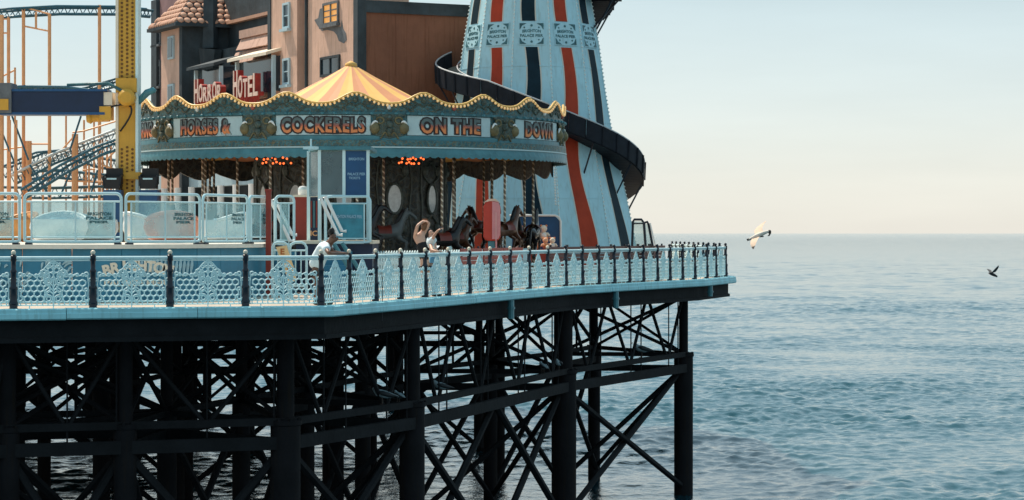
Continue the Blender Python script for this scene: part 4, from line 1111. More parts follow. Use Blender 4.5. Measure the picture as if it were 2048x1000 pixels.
def glass_barrier(A, B, z0, z1, parent, org, sign=True, nm='glass_barrier', glass=None):
    d = (B-A).normalized(); sd = Vector((d.y, -d.x, 0)); L = (B-A).length
    A2, B2 = A+d*.06, B-d*.06
    f = MB().tube(rounded(A2, B2, z0+.06, z1, .13), .036, 8, closed=True)
    for s in (.16, L-.28):
        f.tube([A2+d*s+Vector((0,0,z0+.08)), A2+d*s+Vector((0,0,z1-.18))], .022, 6)
    f.tube([A2+d*.03+Vector((0,0,z1-.19)), B2-d*.03+Vector((0,0,z1-.19))], .022, 6); f.tube([A2+d*.03+Vector((0,0,z0+.17)), B2-d*.03+Vector((0,0,z0+.17))], .022, 6)
    if L > 1.6: f.tube([A2+d*(L*.5)+Vector((0,0,z0+.08)), A2+d*(L*.5)+Vector((0,0,z1-.18))], .02, 6)
    fr = f.build(nm, FR, parent, org, smooth='auto')
    MB().hexa([A2+d*.16+sd*.004+Vector((0,0,z0+.18)), B2-d*.16+sd*.004+Vector((0,0,z0+.18)), B2-d*.16-sd*.004+Vector((0,0,z0+.18)), A2+d*.16-sd*.004+Vector((0,0,z0+.18)),
               A2+d*.16+sd*.004+Vector((0,0,z1-.2)), B2-d*.16+sd*.004+Vector((0,0,z1-.2)), B2-d*.16-sd*.004+Vector((0,0,z1-.2)), A2+d*.16-sd*.004+Vector((0,0,z1-.2))]).build('pane', glass or GLASS, fr)
    bpy.context.view_layer.update()
    fr.children[-1].data.transform(Matrix.Translation(-Vector(org)))
    ft = MB()
    for s in (.1, L-.2): ft.box(A2+d*s+Vector((0, 0, z0+.02)), (.16, .12, .04), atan2(d.y, d.x))
    ft.build('foot', NAVY, fr, org)
    if sign:
        ml = MB(); c = A+d*(L*.76)+Vector((0, 0, (z0+z1)/2+.02))+sd*.012; wd = min(.66, L*.30)
        text_on(ml, 'BRIGHTON', c+Vector((0,0,.10)), .10, d, sd, .004, .004, wd*.85)
        text_on(ml, 'PALACE', c+Vector((0,0,.0)), .10, d, sd, .004, .004, wd*.95)
        text_on(ml, 'PIER', c+Vector((0,0,-.09)), .08, d, sd, .004, .004, wd*.7)
        ml.build('barrier_lettering', TEAL, fr, org)
    return fr
for a, b in zip(Vw[:-1], Vw[1:]): glass_barrier(a+Vector((0, .12, 0)), b+Vector((0, .12, 0)), ZP, ZP+1.2, plat, PV)
# things on the platform: round tub cars
tubs = [(118, 58.6, WHITEP), (180, 60.2, M('tub_silver', (.45, .48, .48), .25, metal=.3)), (300, 61.5, WHITEP), (345, 59.3, M('tub_coral', (.62, .22, .14), .4)), (442, 62.5, WHITEP), (20, 60.5, M('tub_orange', (.62, .26, .07), .4))]
for i, (px, d, mt) in enumerate(tubs):
    lab = ['white tub car nearest the front barrier', 'silver tub car behind the white one', 'white tub car beyond the blue pedestal', 'coral pink tub car on the ride platform', 'white tub car at the curved end of the platform', 'orange tub car by the picture edge'][i]
    t = thing('tub_car', lab, 'ride car', (gx(px, d), d, ZP), i*1.1, 'tub cars on the ride platform')
    MB().lathe([(.42, .05), (.62, .12), (.74, .40), (.70, .62), (.66, .62), (.68, .40), (.55, .2), (.0, .18)], 20).build('shell', mt, t, smooth='auto')
    bk = MB(); vs = [(.70*cos(q), .70*sin(q), .60+.20*sin((q-.3)/(2.54)*pi)) for q in [.3+2.54*k/10 for k in range(11)]]
    bk.tube(vs, [.05]*11, 6); bk.add(vs+[(x, y, .56) for x, y, z in vs]+[(x*.93, y*.93, z) for x, y, z in vs]+[(x*.93, y*.93, .56) for x, y, z in vs], [[k, k+1, k+12, k+11] for k in range(10)]+[[22+k, 33+k, 34+k, 23+k] for k in range(10)]+[[k, 22+k, 23+k, k+1] for k in range(10)])
    bk.build('backrest', mt, t, smooth=True)
    MB().lathe([(.60, .36), (.60, .42), (.0, .42)], 16).build('seat', RED if i % 2 else BLUE, t)
    MB().tube([(0, 0, .2), (0, 0, .62)], .04, 8).lathe([(.2, .60), (.22, .63), (.2, .66)], 12).build('centre_wheel', FR, t)
# red newel post at the end of the barrier
p = Vector((gx(537, 59.4), 59.4, 0)); t = thing('newel_post', 'tall rusty red square post at the end of the acrylic barriers', 'post', p)
MB().box((0, 0, 1.35), (.13, .13, 2.7)).build('shaft', RED, t); MB().box((0, 0, 2.73), (.17, .17, .06)).build('cap', RED, t)

# ------------------------------------------------------------------ ticket booth with steps beside the carousel
bd = 63.0
def B(px, py, d=bd): return P(px, py, d)
booth = thing('ticket_booth', 'pale framed ticket booth with glass front, blue banner and white handrails', 'booth', (gx(680, bd), bd, 0)); BO = tuple(booth.location)
zb0 = gz(488, bd)
MB().box(((gx(592, bd)+gx(745, bd))/2, bd+1.4, zb0/2), (gx(745, bd)-gx(592, bd), 2.8, zb0)).build('plinth', DBLUE, booth, BO)
MB().box(((gx(590, bd)+gx(747, bd))/2, bd+1.4, zb0+.05), (gx(747, bd)-gx(590, bd), 2.9, .09)).build('floor', CREAM, booth, BO)
zt = gz(300, bd)
for px, dy in ((617, .9), (639, 0), (688, 0), (736, 0), (617, 2.6), (736, 2.6)):
    MB().box((gx(px, bd+dy), bd+dy, (zb0+.1+zt)/2), (.085, .085, zt-zb0-.1)).build('corner_post', WHITE, booth, BO)
MB().slab([Vector((gx(610, bd), bd+1.0, zt)), Vector((gx(636, bd), bd-.12, zt)), Vector((gx(742, bd), bd-.12, zt)), Vector((gx(742, bd), bd+2.8, zt)), Vector((gx(610, bd), bd+2.8, zt))], (0, 0, .1)).build('roof', TEAL2, booth, BO)
MB().tube([B(641, 392), B(688, 392)], .04, 6).build('window_rail', WHITE, booth, BO)
w_ = MB().box(((gx(641, bd)+gx(687, bd))/2, bd, (zt+gz(392, bd))/2), (gx(686, bd)-gx(643, bd), .02, zt-gz(392, bd)-.06)).build('pane', WGLASS, booth, BO)
MB().slab([Vector((gx(618.5, bd+.9), bd+.86, gz(392, bd))), Vector((gx(637, bd), bd+.06, gz(392, bd))), Vector((gx(637, bd), bd+.06, zt-.04)), Vector((gx(618.5, bd+.9), bd+.86, zt-.04))], (.015, .015, 0)).build('pane', WGLASS, booth, BO)
ban = MB().box(((gx(691, bd)+gx(734, bd))/2, bd+.01, (gz(302, bd)+gz(391, bd))/2), (gx(734, bd)-gx(691, bd), .05, gz(302, bd)-gz(391, bd))).build('banner', BLUE, booth, BO)
ml = MB(); PALE = M('pale_blue_print', (.30, .48, .62), .5, var=.1)
text_on(ml, 'BRIGHTON', B(713, 318, bd-.02), .1, (1,0,0), (0,-1,0), .003, .002, .42); text_on(ml, 'PALACE PIER', B(713, 348, bd-.02), .1, (1,0,0), (0,-1,0), .003, .002, .48); text_on(ml, 'TICKETS', B(709, 356, bd-.02), .09, (1,0,0), (0,-1,0), .003, .002, .3)
ml.build('banner_lettering', PALE, ban, BO)
fz = gz(482, bd)
A_, B_ = Vector((gx(650, bd), bd-.5, 0)), Vector((gx(747, bd), bd-.5, 0))
gb = glass_barrier(A_, B_, zb0-.02, gz(393, bd-.5), booth, BO, sign=False, nm='booth_barrier', glass=M('teal_counter_panel', (.03, .22, .30), .3, var=.3, scale=3))
ml = MB(); text_on(ml, 'BRIGHTON PALACE PIER', B(695, 433, bd-.53), .12, (1,0,0), (0,-1,0), .003, .002, .78, Vector((0,0,1)), .06); ml.build('barrier_lettering', PALE, gb, BO)
# steps down to the deck, two flights with white handrails
for x0 in (545, 655):
    for k in range(6):
        z = zb0*(1-(k+1)/7.0)
        MB().box((gx(x0+16, bd)+k*.0, bd-.35-.28*k, z/2), (.95, .279, z)).build('step', SKYBLUE, booth, BO)
for p0, p1, d in (((541, 400), (580, 482), bd-1.6), ((549, 396), (585, 470), bd-.6), ((641, 396), (676, 470), bd-1.7), ((650, 392), (684, 462), bd-.9)):
    a, b = B(*p0, d), B(*p1, d)
    MB().tube([a+Vector((-.02, 0, -.06)), a, b, b+Vector((.12, 0, .0))], .045, 8).build('handrail', WHITEP, booth, BO, smooth='auto')
    MB().tube([a+Vector((0, 0, -.03)), Vector((a.x, a.y, .9))], .028, 6).build('baluster', WHITE, booth, BO)
for p0, p1, d in (((668, 488), (724, 578), bd-2.3), ((684, 486), (738, 570), bd-2.0)):
    a, b = B(*p0, d), B(*p1, d)
    MB().tube([a, a.lerp(b, .1), b], .055, 8).build('handrail', TEAL2, booth, BO, smooth='auto')
c = B(622, 291, bd-.1)
fl_ = MB().tube([c+Vector((0, 0, .18)), c+Vector((0, 0, -.04))], .03, 6); fl_.box(c+Vector((0, 0, -.07)), (.42, .12, .07)); fl_.box((c.x, c.y+.1, gz(300, bd)+.06), (.1, .1, .08))
fl_.build('floodlight', FR, booth, BO)
# standing panel with rule frame between the flights
f = MB(); a, b = Vector((gx(547, 61.2), 61.2, 0)), Vector((gx(592, 61.6), 61.6, 0))
gb = glass_barrier(a, b, ZP-.1, gz(392, 61.2), booth, BO, sign=False, nm='stair_barrier')
# red drinks kiosk
k0 = Vector((gx(615, 65.2), 65.2, zb0+.1)); t = thing('drinks_kiosk', 'red and dark blue drinks kiosk counter with orange lettering beside the booth steps', 'kiosk', k0); s65 = F/65.0
wk = (640-592)/s65; hk = (478-392)/s65
MB().box((-wk*.24, 0, hk/2), (wk*.52, .8, hk)).build('red_panel', RED, t); MB().box((wk*.27, .02, hk/2), (wk*.46, .78, hk)).build('blue_panel', DBLUE, t)
MB().box((0, -.02, hk+.03), (wk*1.06, .9, .06)).build('counter_top', CREAM, t)
for k in range(4): MB().box((wk*(.10+.11*k), -.385, hk*.60), (.035, .03, hk*.62)).build('slat', RED if k % 2 else TEAL2, t)
ml = MB(); text_on(ml, 'JUICE', (wk*.22, -.39, .17), .2, (1,0,0), (0,-1,0), .006, .004, .55); ml.build('kiosk_lettering', ORANGE, t)
for px, hh, lab in ((606, .24, 'round white drinks drum on the red kiosk counter'), (634, .28, 'white drinks jar beside the round drum on the kiosk')):
    q = thing('drinks_drum', lab, 'container', (gx(px, 65.2), 65.2, zb0+.1+hk+.062), 0, 'drums on the kiosk')
    MB().lathe([(.13, 0), (.14, .05), (.14, hh*.7), (.10, hh), (.0, hh+.02)], 14).build('body', WHITEP, q, smooth='auto'); MB().lathe([(.145, hh*.66), (.15, hh*.70), (.145, hh*.74)], 14).build('rim', FR, q)
# hoop barriers with an EXIT sign at the foot of the steps
hd = 57.6
for i, (x0, x1) in enumerate(((545, 577), (580, 613))):
    a, b = Vector((gx(x0, hd), hd, 0)), Vector((gx(x1, hd), hd, 0)); t = thing('hoop_barrier', ['white hoop barrier with the exit sign on it', 'white hoop barrier next to the person leaning on the rail'][i], 'barrier', a, 0, 'hoop barriers below the steps')
    L = (b-a).length; h = gz(485, hd)
    MB().tube([(0, 0, 0), (0, 0, h-.12), (.04, 0, h-.04), (.12, 0, h), (L-.12, 0, h), (L-.04, 0, h-.04), (L, 0, h-.12), (L, 0, 0)], .032, 8).build('hoop', FR, t, smooth='auto')
    MB().tube([(0, 0, h-.2), (L, 0, h-.2)], .022, 6).build('rail', FR, t); MB().tube([(0, 0, .3), (L, 0, .3)], .022, 6).build('rail', FR, t)
    for k in (1, 2): MB().tube([(L*k/3, 0, .3), (L*k/3, 0, h-.2)], .018, 6).build('bar', FR, t)
ed = hd-.12; t = thing('exit_sign', 'slanted cream sign board reading EXIT hung on the hoop barrier', 'sign', (gx(570, ed), ed, gz(555, ed)))
EO = tuple(t.location)
MB().slab([P(552, 494, ed), P(573, 491, ed), P(592, 548, ed), P(590, 562, ed), P(578, 566, ed)], (0, .03, 0)).build('board', M('sign_amber', (.78, .52, .26), .6, var=.12, scale=3), t, EO)
ml = MB()
for i, ch in enumerate('EXIT'): text_on(ml, ch, P(565+5.4*i, 503+15.5*i, ed-.01), .2, (1, 0, 0), (0, -1, 0), .004, .006, .1 if ch != 'I' else .035)
ml.build('sign_lettering', M('sign_orange', (.50, .14, .03), .5), t, EO)

# ------------------------------------------------------------------ picket fence in front of the carousel, lolly, stall, benches, shelter
f0, f1 = Vector((gx(744, 64.4), 64.4, 0)), Vector((gx(1012, 72.2), 72.2, 0)); f2 = Vector((gx(1060, 75.5), 75.5, 0))
t = thing('picket_fence', 'low pale picket fence between the railing and the carousel', 'fence', f0); FO = tuple(f0)
pk = MB(); w2 = .055; hpk = 1.13
pk.slab([(-w2, 0, .08), (w2, 0, .08), (w2, 0, hpk-.06), (0, 0, hpk), (-w2, 0, hpk-.06)], (0, .025, 0)); PK = pk.build('picket', WHITE, t); first = True
for a, b in ((f0, f1), (f1, f2)):
    L = (b-a).length; n = int(L/.155); d = (b-a).normalized()
    for k in range(n):
        p = a.lerp(b, (k+.5)/n); o = PK if first else link('picket', PK.data, t); first = False
        o.location = p-f0; o.rotation_euler = (0, 0, atan2(d.y, d.x))
    for z in (.25, .78): MB().beam(a+Vector((0, .05, z)), b+Vector((0, .05, z)), .05, .08).build('rail', WHITE, t, FO)
# ice lolly sign
ld = 71.0; t = thing('lolly_sign', 'giant red ice lolly sign with a pink side on a grey stick', 'sign', (gx(984, ld), ld, 0)); s_ = F/ld
hw = 17/s_; z0, z1 = gz(482, ld), gz(399, ld)
prof = [(-hw, z0+.12), (-hw+.05, z0+.03), (-hw+.14, z0), (hw-.14, z0), (hw-.05, z0+.03), (hw, z0+.12), (hw, z1-.22), (hw-.06, z1-.08), (hw-.16, z1), (-hw+.16, z1), (-hw+.06, z1-.08), (-hw, z1-.22)]
LR = M('lolly_red', (.50, .045, .025), .35, var=.1); LP = M('lolly_pink', (.66, .25, .26), .35, var=.1)
lo = MB(); n = len(prof)
lo.add([(x, -.13, z) for x, z in prof]+[(x, .13, z) for x, z in prof], [list(range(n)), list(range(2*n-1, n-1, -1))]+[[i, n+i, n+(i+1) % n, (i+1) % n] for i in range(n)])
lob = lo.build('lolly', LR, t); bv = lob.modifiers.new('bevel', 'BEVEL'); bv.width = .045; bv.segments = 3
k_ = MB(); pr = [(hw*.02, z0+.06), (hw*.75, z0+.06), (hw*.96, z0+.2), (hw*.96, z1-.26), (hw*.8, z1-.1), (hw*.02, z1-.06)]
k_.slab([(x, -.185, z) for x, z in pr], (0, .052, 0)).build('pink_side', LP, t)
MB().slab([(hw*.42, -.20, z0-.0), (hw*.54, -.20, z0), (hw*.54, -.20, z1-.4), (hw*.42, -.20, z1-.4)], (0, .014, 0)).build('highlight_rib', M('lolly_pale_pink', (.70, .36, .34), .35), t)
MB().slab([(-hw, -.15, z1-.1), (-hw+.16, -.15, z1+.02), (hw-.16, -.15, z1+.02), (hw, -.15, z1-.1), (hw-.2, -.15, z1-.05), (-hw+.2, -.15, z1-.05)], (0, .3, 0)).build('frosted_top', M('lolly_frost', (.80, .55, .42), .5), t)
MB().box((-.02, 0, z0/2), (.2, .1, z0-.004)).build('stick', TEAL2, t); MB().box((-.02, 0, .03), (.5, .4, .06)).build('base', NAVY, t)
MB().tube([(hw*.5, -.2, 0), (hw*.5, -.2, z0)], .03, 6).build('support_rod', LP, t)
# blue stall with prizes
sd_ = 88.6; t = thing('prize_stall', 'blue backed prize stall with a white top tube and a red counter', 'stall', (gx(1078, sd_), sd_, 0)); s_ = F/sd_; SO = tuple(t.location)
X0, X1 = gx(1024, sd_)-SO[0], gx(1121, sd_)-SO[0]; zt = gz(432, sd_)
MB().slab([(X0, .6, .3), (X1, .6, .3), (X1, .6, zt-.2), (X1-.2, .6, zt), (X0, .6, zt)], (0, .06, 0)).build('back_panel', BLUE, t)
MB().tube([(X0-.1, .55, zt+.03), (X1-.2, .55, zt+.03), (X1-.05, .55, zt-.04), (X1+.02, .55, zt-.2), (X1+.03, .55, .2)], .045, 8).build('top_tube', WHITEP, t, smooth='auto')
MB().box(((X0+X1)/2, -.2, .48), (X1-X0+.3, .7, .96)).build('counter', RED, t); MB().box(((X0+X1)/2, -.22, .985), (X1-X0+.36, .8, .05)).build('counter_top', RED, t)
toy_m = [M('toy_peach', (.80, .42, .26), .8, var=.15, scale=8), M('toy_cream', (.82, .68, .55), .8, var=.1), M('toy_orange', (.75, .25, .08), .8, var=.15), M('toy_white', (.8, .78, .74), .8)]
for i, (px, py, sz) in enumerate(((1040, 470, 1.0), (1043, 491, .9), (1078, 468, .8), (1088, 474, 1.25), (1091, 491, 1.0), (1105, 491, 1.0), (1074, 491, .7), (1032, 491, .7))):
    z = gz(py, sd_)
    q = thing('soft_toy', ['cream soft toy hung high at one end of the stall', 'peach soft toy on the counter under the cream one', 'small orange toy hung beside the big one', 'largest peach soft toy hung on the blue panel', 'peach soft toy on the counter below the largest toy', 'outermost soft toy on the stall counter', 'small white toy on the middle of the counter', 'small orange toy at the carousel end of the counter'][i], 'toy', (gx(px, sd_-.3), sd_-.3 if py > 480 else sd_+.45, 1.012 if py > 480 else z), 0, 'soft toys on the prize stall')
    zz = 0 if py > 480 else -.1; r = .13*sz
    MB().ball((0, 0, zz+r*1.0), (r*.95, r*.8, r*1.05), 8, 6).build('body', toy_m[i % 2], q, smooth=True)
    hd_ = MB().ball((0, -.02, zz+r*2.6), (r*.85, r*.8, r*.85), 8, 6).build('head', toy_m[i % 2], q, smooth=True)
    MB().ball((-r*.6, 0, zz+r*3.3), r*.3, 6, 4).build('ear', toy_m[2], q); MB().ball((r*.6, 0, zz+r*3.3), r*.3, 6, 4).build('ear', toy_m[2], q)
    MB().ball((0, -r*.75, zz+r*1.0), (r*.55, r*.2, r*.6), 8, 5).build('bib', toy_m[2 if i % 2 == 0 else 3], q, smooth=True)
    for s in (-1, 1): MB().tube([(s*r*.8, 0, zz+r*1.5), (s*r*1.35, -.05, zz+r*.9)], [r*.35, r*.28], 6).build('arm', toy_m[i % 2], q)
# benches along the railing
MAROON = M('bench_maroon', (.085, .022, .020), .5, var=.2)
bpts = [(1024, 1.1), (1066, 1.1), (1104, 1.1), (1150, 1.1), (1190, 1.1), (1222, 1.1), (1250, 1.1), (1278, 1.1), (1306, 1.1), (1332, 1.1), (1356, 1.1), (1378, 1.1)]
for i, (px, off) in enumerate(bpts):
    if i in (3,): continue
    p = on_edge(px); q = on_edge(px+8); d = (q-p).normalized(); inn = Vector((-d.y, d.x, 0)); c = p+inn*off
    where = ['by the lolly sign', 'by the pale horse', 'below the prize toys', '', 'where the railing bends', 'under the red stripe', 'under the teal stripe', 'by the tower edge', 'by the glass shelter', 'just past the shelter', 'nearing the pier tip', 'closest to the pier tip'][i]
    t = thing('bench', 'dark maroon slatted bench behind the railing '+where, 'bench', c, atan2(d.y, d.x), 'benches along the seaward railing')
    L = 1.62 if i > 2 else 1.9
    for k in range(4): MB().box((0, .10, .80+.115*k), (L, .03, .10)).build('back_slat', MAROON if i > 2 else RED, t)
    for k in range(3): MB().box((0, .18+.14*k, .45), (L, .12, .03)).build('seat_slat', MAROON, t)
    for s in (-1, 1):
        MB().beam((s*(L/2-.2), .135, .0), (s*(L/2-.2), .135, 1.26), .05, .05).build('leg', NAVY, t); MB().beam((s*(L/2-.2), .48, 0), (s*(L/2-.2), .48, .43), .05, .05).build('leg', NAVY, t)
# glass wind shelter beside the tower
wd_ = 84.5; t = thing('glass_shelter', 'glazed wind shelter with rounded dark tube frames beside the tower foot', 'shelter', (gx(1285, wd_), wd_, 0)); WO = tuple(t.location)
for (xa, ya), (xb, yb), (xc, yc), (xd, yd), d in (((1262, 498), (1266, 439), (1287, 439), (1296, 500), wd_), ((1296, 500), (1288, 446), (1296, 443), (1318, 500), wd_-.7)):
    pts = [P(xa, ya, d)*1.0, P(xb, yb, d), P(xc, yc, d), P(xd, yd, d)]
    pts[0].z = pts[3].z = 0.0
    MB().tube([pts[0], pts[1].lerp(pts[0], .04), pts[1].lerp(pts[2], .12), pts[2].lerp(pts[1], .2), pts[2].lerp(pts[3], .05), pts[3]], .045, 8).build('frame', NAVY, t, WO, smooth='auto')
    MB().slab([p.lerp((pts[0]+pts[2])/2, .06) for p in pts], (0, .015, 0)).build('pane', glass_mat('clear_pane', (.50, .62, .62), .72), t, WO)
MB().tube([P(1265, 447, wd_-.03), P(1289, 447, wd_-.03)], .025, 6).build('cross_tube', NAVY, t, WO)
MB().tube([P(1300, 446, wd_-.75), P(1313, 500, wd_-.75)], .03, 6).build('cross_tube', WHITEP, t, WO)
# thin rope over the kerb
p = on_edge(752)+Vector((.30, -.42, 0)); k_ = (764-1024)/F; p.x = k_*p.y
o = MB().tube([p+Vector((0, 0, .72)), p+Vector((.01, 0, .1)), p+Vector((0, 0, -.42))], .011, 6).build('rod', NAVY, None); tag(o, 'thin dark rod fixed upright outside the pale kerb', 'rod')

# ------------------------------------------------------------------ yellow pylon ride with the swinging arm
yd = 73.0; t = thing('pylon_ride', 'yellow perforated ride pylon with a dark blue arm and black seats', 'fairground ride', (gx(257, yd), yd, 0)); YO = tuple(t.location); s_ = F/yd
hw = 17/s_
MB().box((0, 0, 6.2), (2*hw, .5, 12.4)).build('column', YELLOW, t)
for sx, mt in ((-1, CREAM), (1, WHITE)): MB().box((sx*(hw+.045), -.03, 6.2), (.086, .56, 12.4)).build('column_flange', mt, t)
HOLE = M('bolt_head_brown', (.16, .07, .012), .6)
hb = MB().lathe([(.042, -.012), (.042, .012), (.0, .016)], 6); first = None; cnt = 0
for r in range(74):
    z = 2.6+r*.128
    if 4.35 < z < 5.75: continue
    for c in (-1, 0, 1):
        if z < 2.95: continue
        x = c*hw*.62; mb = None
        if first is None:
            o = hb.build('bolt', HOLE, t); first = o
        else: o = link('bolt', first.data, t)
        o.location = (x, -.262, z+(.064 if c == 0 else 0)); o.rotation_euler = (pi/2, 0, 0); cnt += 1
def yb(x0, x1, y0, y1, dep, dd=0):
    a = P(x0, y1, yd); b = P(x1, y0, yd); return ((a.x+b.x)/2-YO[0], dd, (a.z+b.z)/2), (b.x-a.x, dep, b.z-a.z)
MB().box(*yb(20, 212, 183, 228, .7, -.1)).build('arm', DBLUE, t); MB().box(*yb(15, 220, 180, 184.5, .8, -.1)).build('arm_flange', BLUE, t); MB().box(*yb(5, 215, 226, 231, .8, -.1)).build('arm_flange', BLUE, t)
for x0, x1, y0, y1, m_ in ((212, 229, 186, 212, CREAM), (0, 30, 168, 228, GREY), (8, 25, 200, 222, YELLOW), (236, 277, 158, 186, YELLOW)):
    MB().box(*yb(x0, x1, y0, y1, .62 if x0 > 200 else (.9 if x0 == 0 else .98), -.12)).build('arm_bracket', m_, t)
c, _ = yb(243, 275, 182, 212, 1); hub = MB().tube([(c[0], -.25, c[2]), (c[0], -.62, c[2]), (c[0], -.70, c[2])], [.27, .27, .18], 12).build('hub', YELLOW, t, smooth='auto')
c, _ = yb(176, 240, 217, 246, 1); mo = MB().tube([(c[0]-.5, -.2, c[2]-.05), (c[0]-.38, -.2, c[2]-.05), (c[0]-.32, -.2, c[2]-.05), (c[0]+.2, -.2, c[2])], [.17, .22, .16, .2], 10); mo.box((c[0]+.12, -.2, c[2]+.06), (.36, .58, .42)); mo.build('motor', YELLOW, t)
MB().tube([(c[0]+.2+.75*sin(k*.26), -.45, c[2]+.22+.22*sin(k*.32)-.012*k*k*.6) for k in range(11)], .03, 6).build('hose', BLACK, t, smooth=True)
MB().tube([(c[0]-1.1, -.35, c[2]+.95), (c[0]+.2, -.42, c[2]+1.0), (c[0]+.75, -.5, c[2]+.7)], .05, 6).build('hose', TEAL, t, smooth=True)
MB().tube([(hw+.05, -.1, gz(205, yd)), (hw+.35, -.2, gz(186, yd)), (hw+.55, -.2, gz(181, yd)), (hw+.62, -.2, gz(184, yd))], [.10, .12, .10, .06], 8).build('lamp_arm', TEAL2, t, smooth=True)
MB().box((0, -.02, gz(352, yd)), (2*hw+.34, .7, .22)).build('collar', YELLOW, t)
MB().box((0, 0, .2), (1.6, 1.6, .4)).build('base', DBLUE, t)
for px in (226, 298):
    x = gx(px, yd-.8)-YO[0]; m2 = MB()
    m2.box((x, -.8, gz(366, yd-.8)), (.5, .5, .36)); m2.box((x, -.5, gz(352, yd-.8)), (.52, .12, .5)); sm = m2.build('ride_seat', BLACK, t)
    for s in (-1, 1): MB().tube([(x+s*.27, -.6, gz(350, yd-.8)), (x+s*.27, -1.0, gz(354, yd-.8)), (x+s*.24, -1.05, gz(372, yd-.8))], .035, 6).build('restraint', BLACK, sm)
    MB().box((x, -1.06, gz(358, yd-.8)), (.3, .02, .05)).build('buckle', FR, sm)
    MB().box((x, -.72, gz(412, yd-.8)), (.56, .5, 1.0)).build('seat_pedestal', BLUE, t)
    MB().box((x, -.4, 1.1), (.5, .5, 1.1)).build('seat_pedestal', BLUE, t)
    MB().beam((x, -.45, gz(352, yd)), (0, 0, gz(352, yd)), .1, .12).build('seat_arm', BLACK, t)

# ------------------------------------------------------------------ roller coaster beyond
rd = 114.0; t = thing('roller_coaster', 'roller coaster with dark teal tracks on slender orange steel supports', 'roller coaster', (gx(110, rd), rd, 0)); RO = tuple(t.location)
TRK = M('track_teal', (.030, .120, .170), .45, var=.2); TRKP = M('track_pale', (.60, .66, .66), .4)
def track(pts, gauge=.9, pale=False, depth=.5):
    pts = [P(*p) for p in pts]; L = []; 
    for k in range(len(pts)-1):
        for q in range(8): L.append(pts[k].lerp(pts[k+1], q/8))
    L.append(pts[-1]); off = Vector((.1, gauge/2, 0))
    tk = MB().tube([p+off for p in L], .065, 6).tube([p-off for p in L], .065, 6).build('track', TRKP if pale else TRK, t, RO, smooth=True)
    sp = MB().tube([p-Vector((0, 0, depth)) for p in L], .075, 6)
    for i, p in enumerate(L[::1]):
        sp.tube([p+off, p-Vector((0, 0, depth)), p-off], .026, 5)
        if i % 2 == 0: sp.beam(p+off, p-off, .05, .04)
    sp.build('track_spine', TRK, tk, RO)
track([(-60, 26, rd), (30, 19, rd), (120, 14, rd+1), (240, 15, rd+3), (300, 20, rd+4)], depth=.35)
track([(-40, 178, rd-3), (60, 174, rd-3), (140, 175, rd-3), (260, 192, rd-3)], depth=.35)
track([(130, 186, rd+4), (180, 176, rd+4), (260, 152, rd+4)], depth=.3)
track([(30, 352, rd), (110, 310, rd), (180, 282, rd+1), (290, 240, rd+2)], pale=True, depth=.4)
track([(50, 380, rd-4), (130, 330, rd-4), (200, 294, rd-4), (290, 262, rd-4)], depth=.4)
track([(10, 335, rd+6), (80, 305, rd+6), (140, 300, rd+6), (200, 316, rd+6), (290, 330, rd+6)], depth=.5)
track([(-20, 374, rd+2), (100, 376, rd+2), (250, 372, rd+2)], depth=.5)
track([(40, 344, rd+5), (120, 340, rd+5), (190, 348, rd+5), (260, 352, rd+5)], depth=.4)
def post(px, y0, y1, d=rd, w=.09, px2=None):
    a, b = P(px, y0, d), P(px2 or px, y1, d)
    if y1 > 375: b.z = 0
    MB().tube([a, b], w, 8).build('support', ORANGE, t, RO, smooth='auto')
post(2, 30, 390, rd-2, .14)
for px, y0, d in ((17, 34, rd), (30, 135, rd-1), (47, 14, rd), (99, 28, rd), (199, 10, rd+2), (132, 230, rd+5), (168, 240, rd+5), (188, 240, rd+5), (205, 268, rd+5), (214, 280, rd+5), (222, 290, rd+5), (178, 330, rd), (172, 320, rd+2), (86, 345, rd), (20, 240, rd-1), (33, 240, rd-1)):
    post(px, y0, 390, d, .085 if px in (47, 99, 199, 17) else .05)
post(150, 268, 390, rd, .16); post(57, 282, 390, rd, .16)
for a, b in (((47, 52), (97, 62)), ((47, 14), (99, 28)), ((0, 66), (17, 66)), ((0, 38), (17, 38)), ((0, 155), (30, 140)), ((57, 288), (99, 288)), ((145, 265), (168, 262)), ((150, 270), (122, 302)), ((168, 262), (240, 240)), ((205, 330), (240, 342)), ((199, 300), (240, 280)), ((213, 320), (232, 300)), ((165, 340), (190, 338)), ((130, 362), (240, 364)), ((0, 300), (57, 292))):
    MB().tube([P(*a, rd), P(*b, rd)], .042, 6).build('cross_member', ORANGE, t, RO)
MB().tube([P(72, 24, rd), P(72, 56, rd)], .06, 6).build('cross_member', ORANGE, t, RO)
for a, b in (((24, 232), (57, 320)), ((0, 255), (35, 340)), ((162, 232), (140, 300)), ((60, 330), (100, 395)), ((140, 345), (120, 395)), ((195, 340), (180, 395))):
    MB().tube([P(*a, rd-1), P(*b, rd-1)], .05, 6).build('raking_brace', TRK, t, RO)
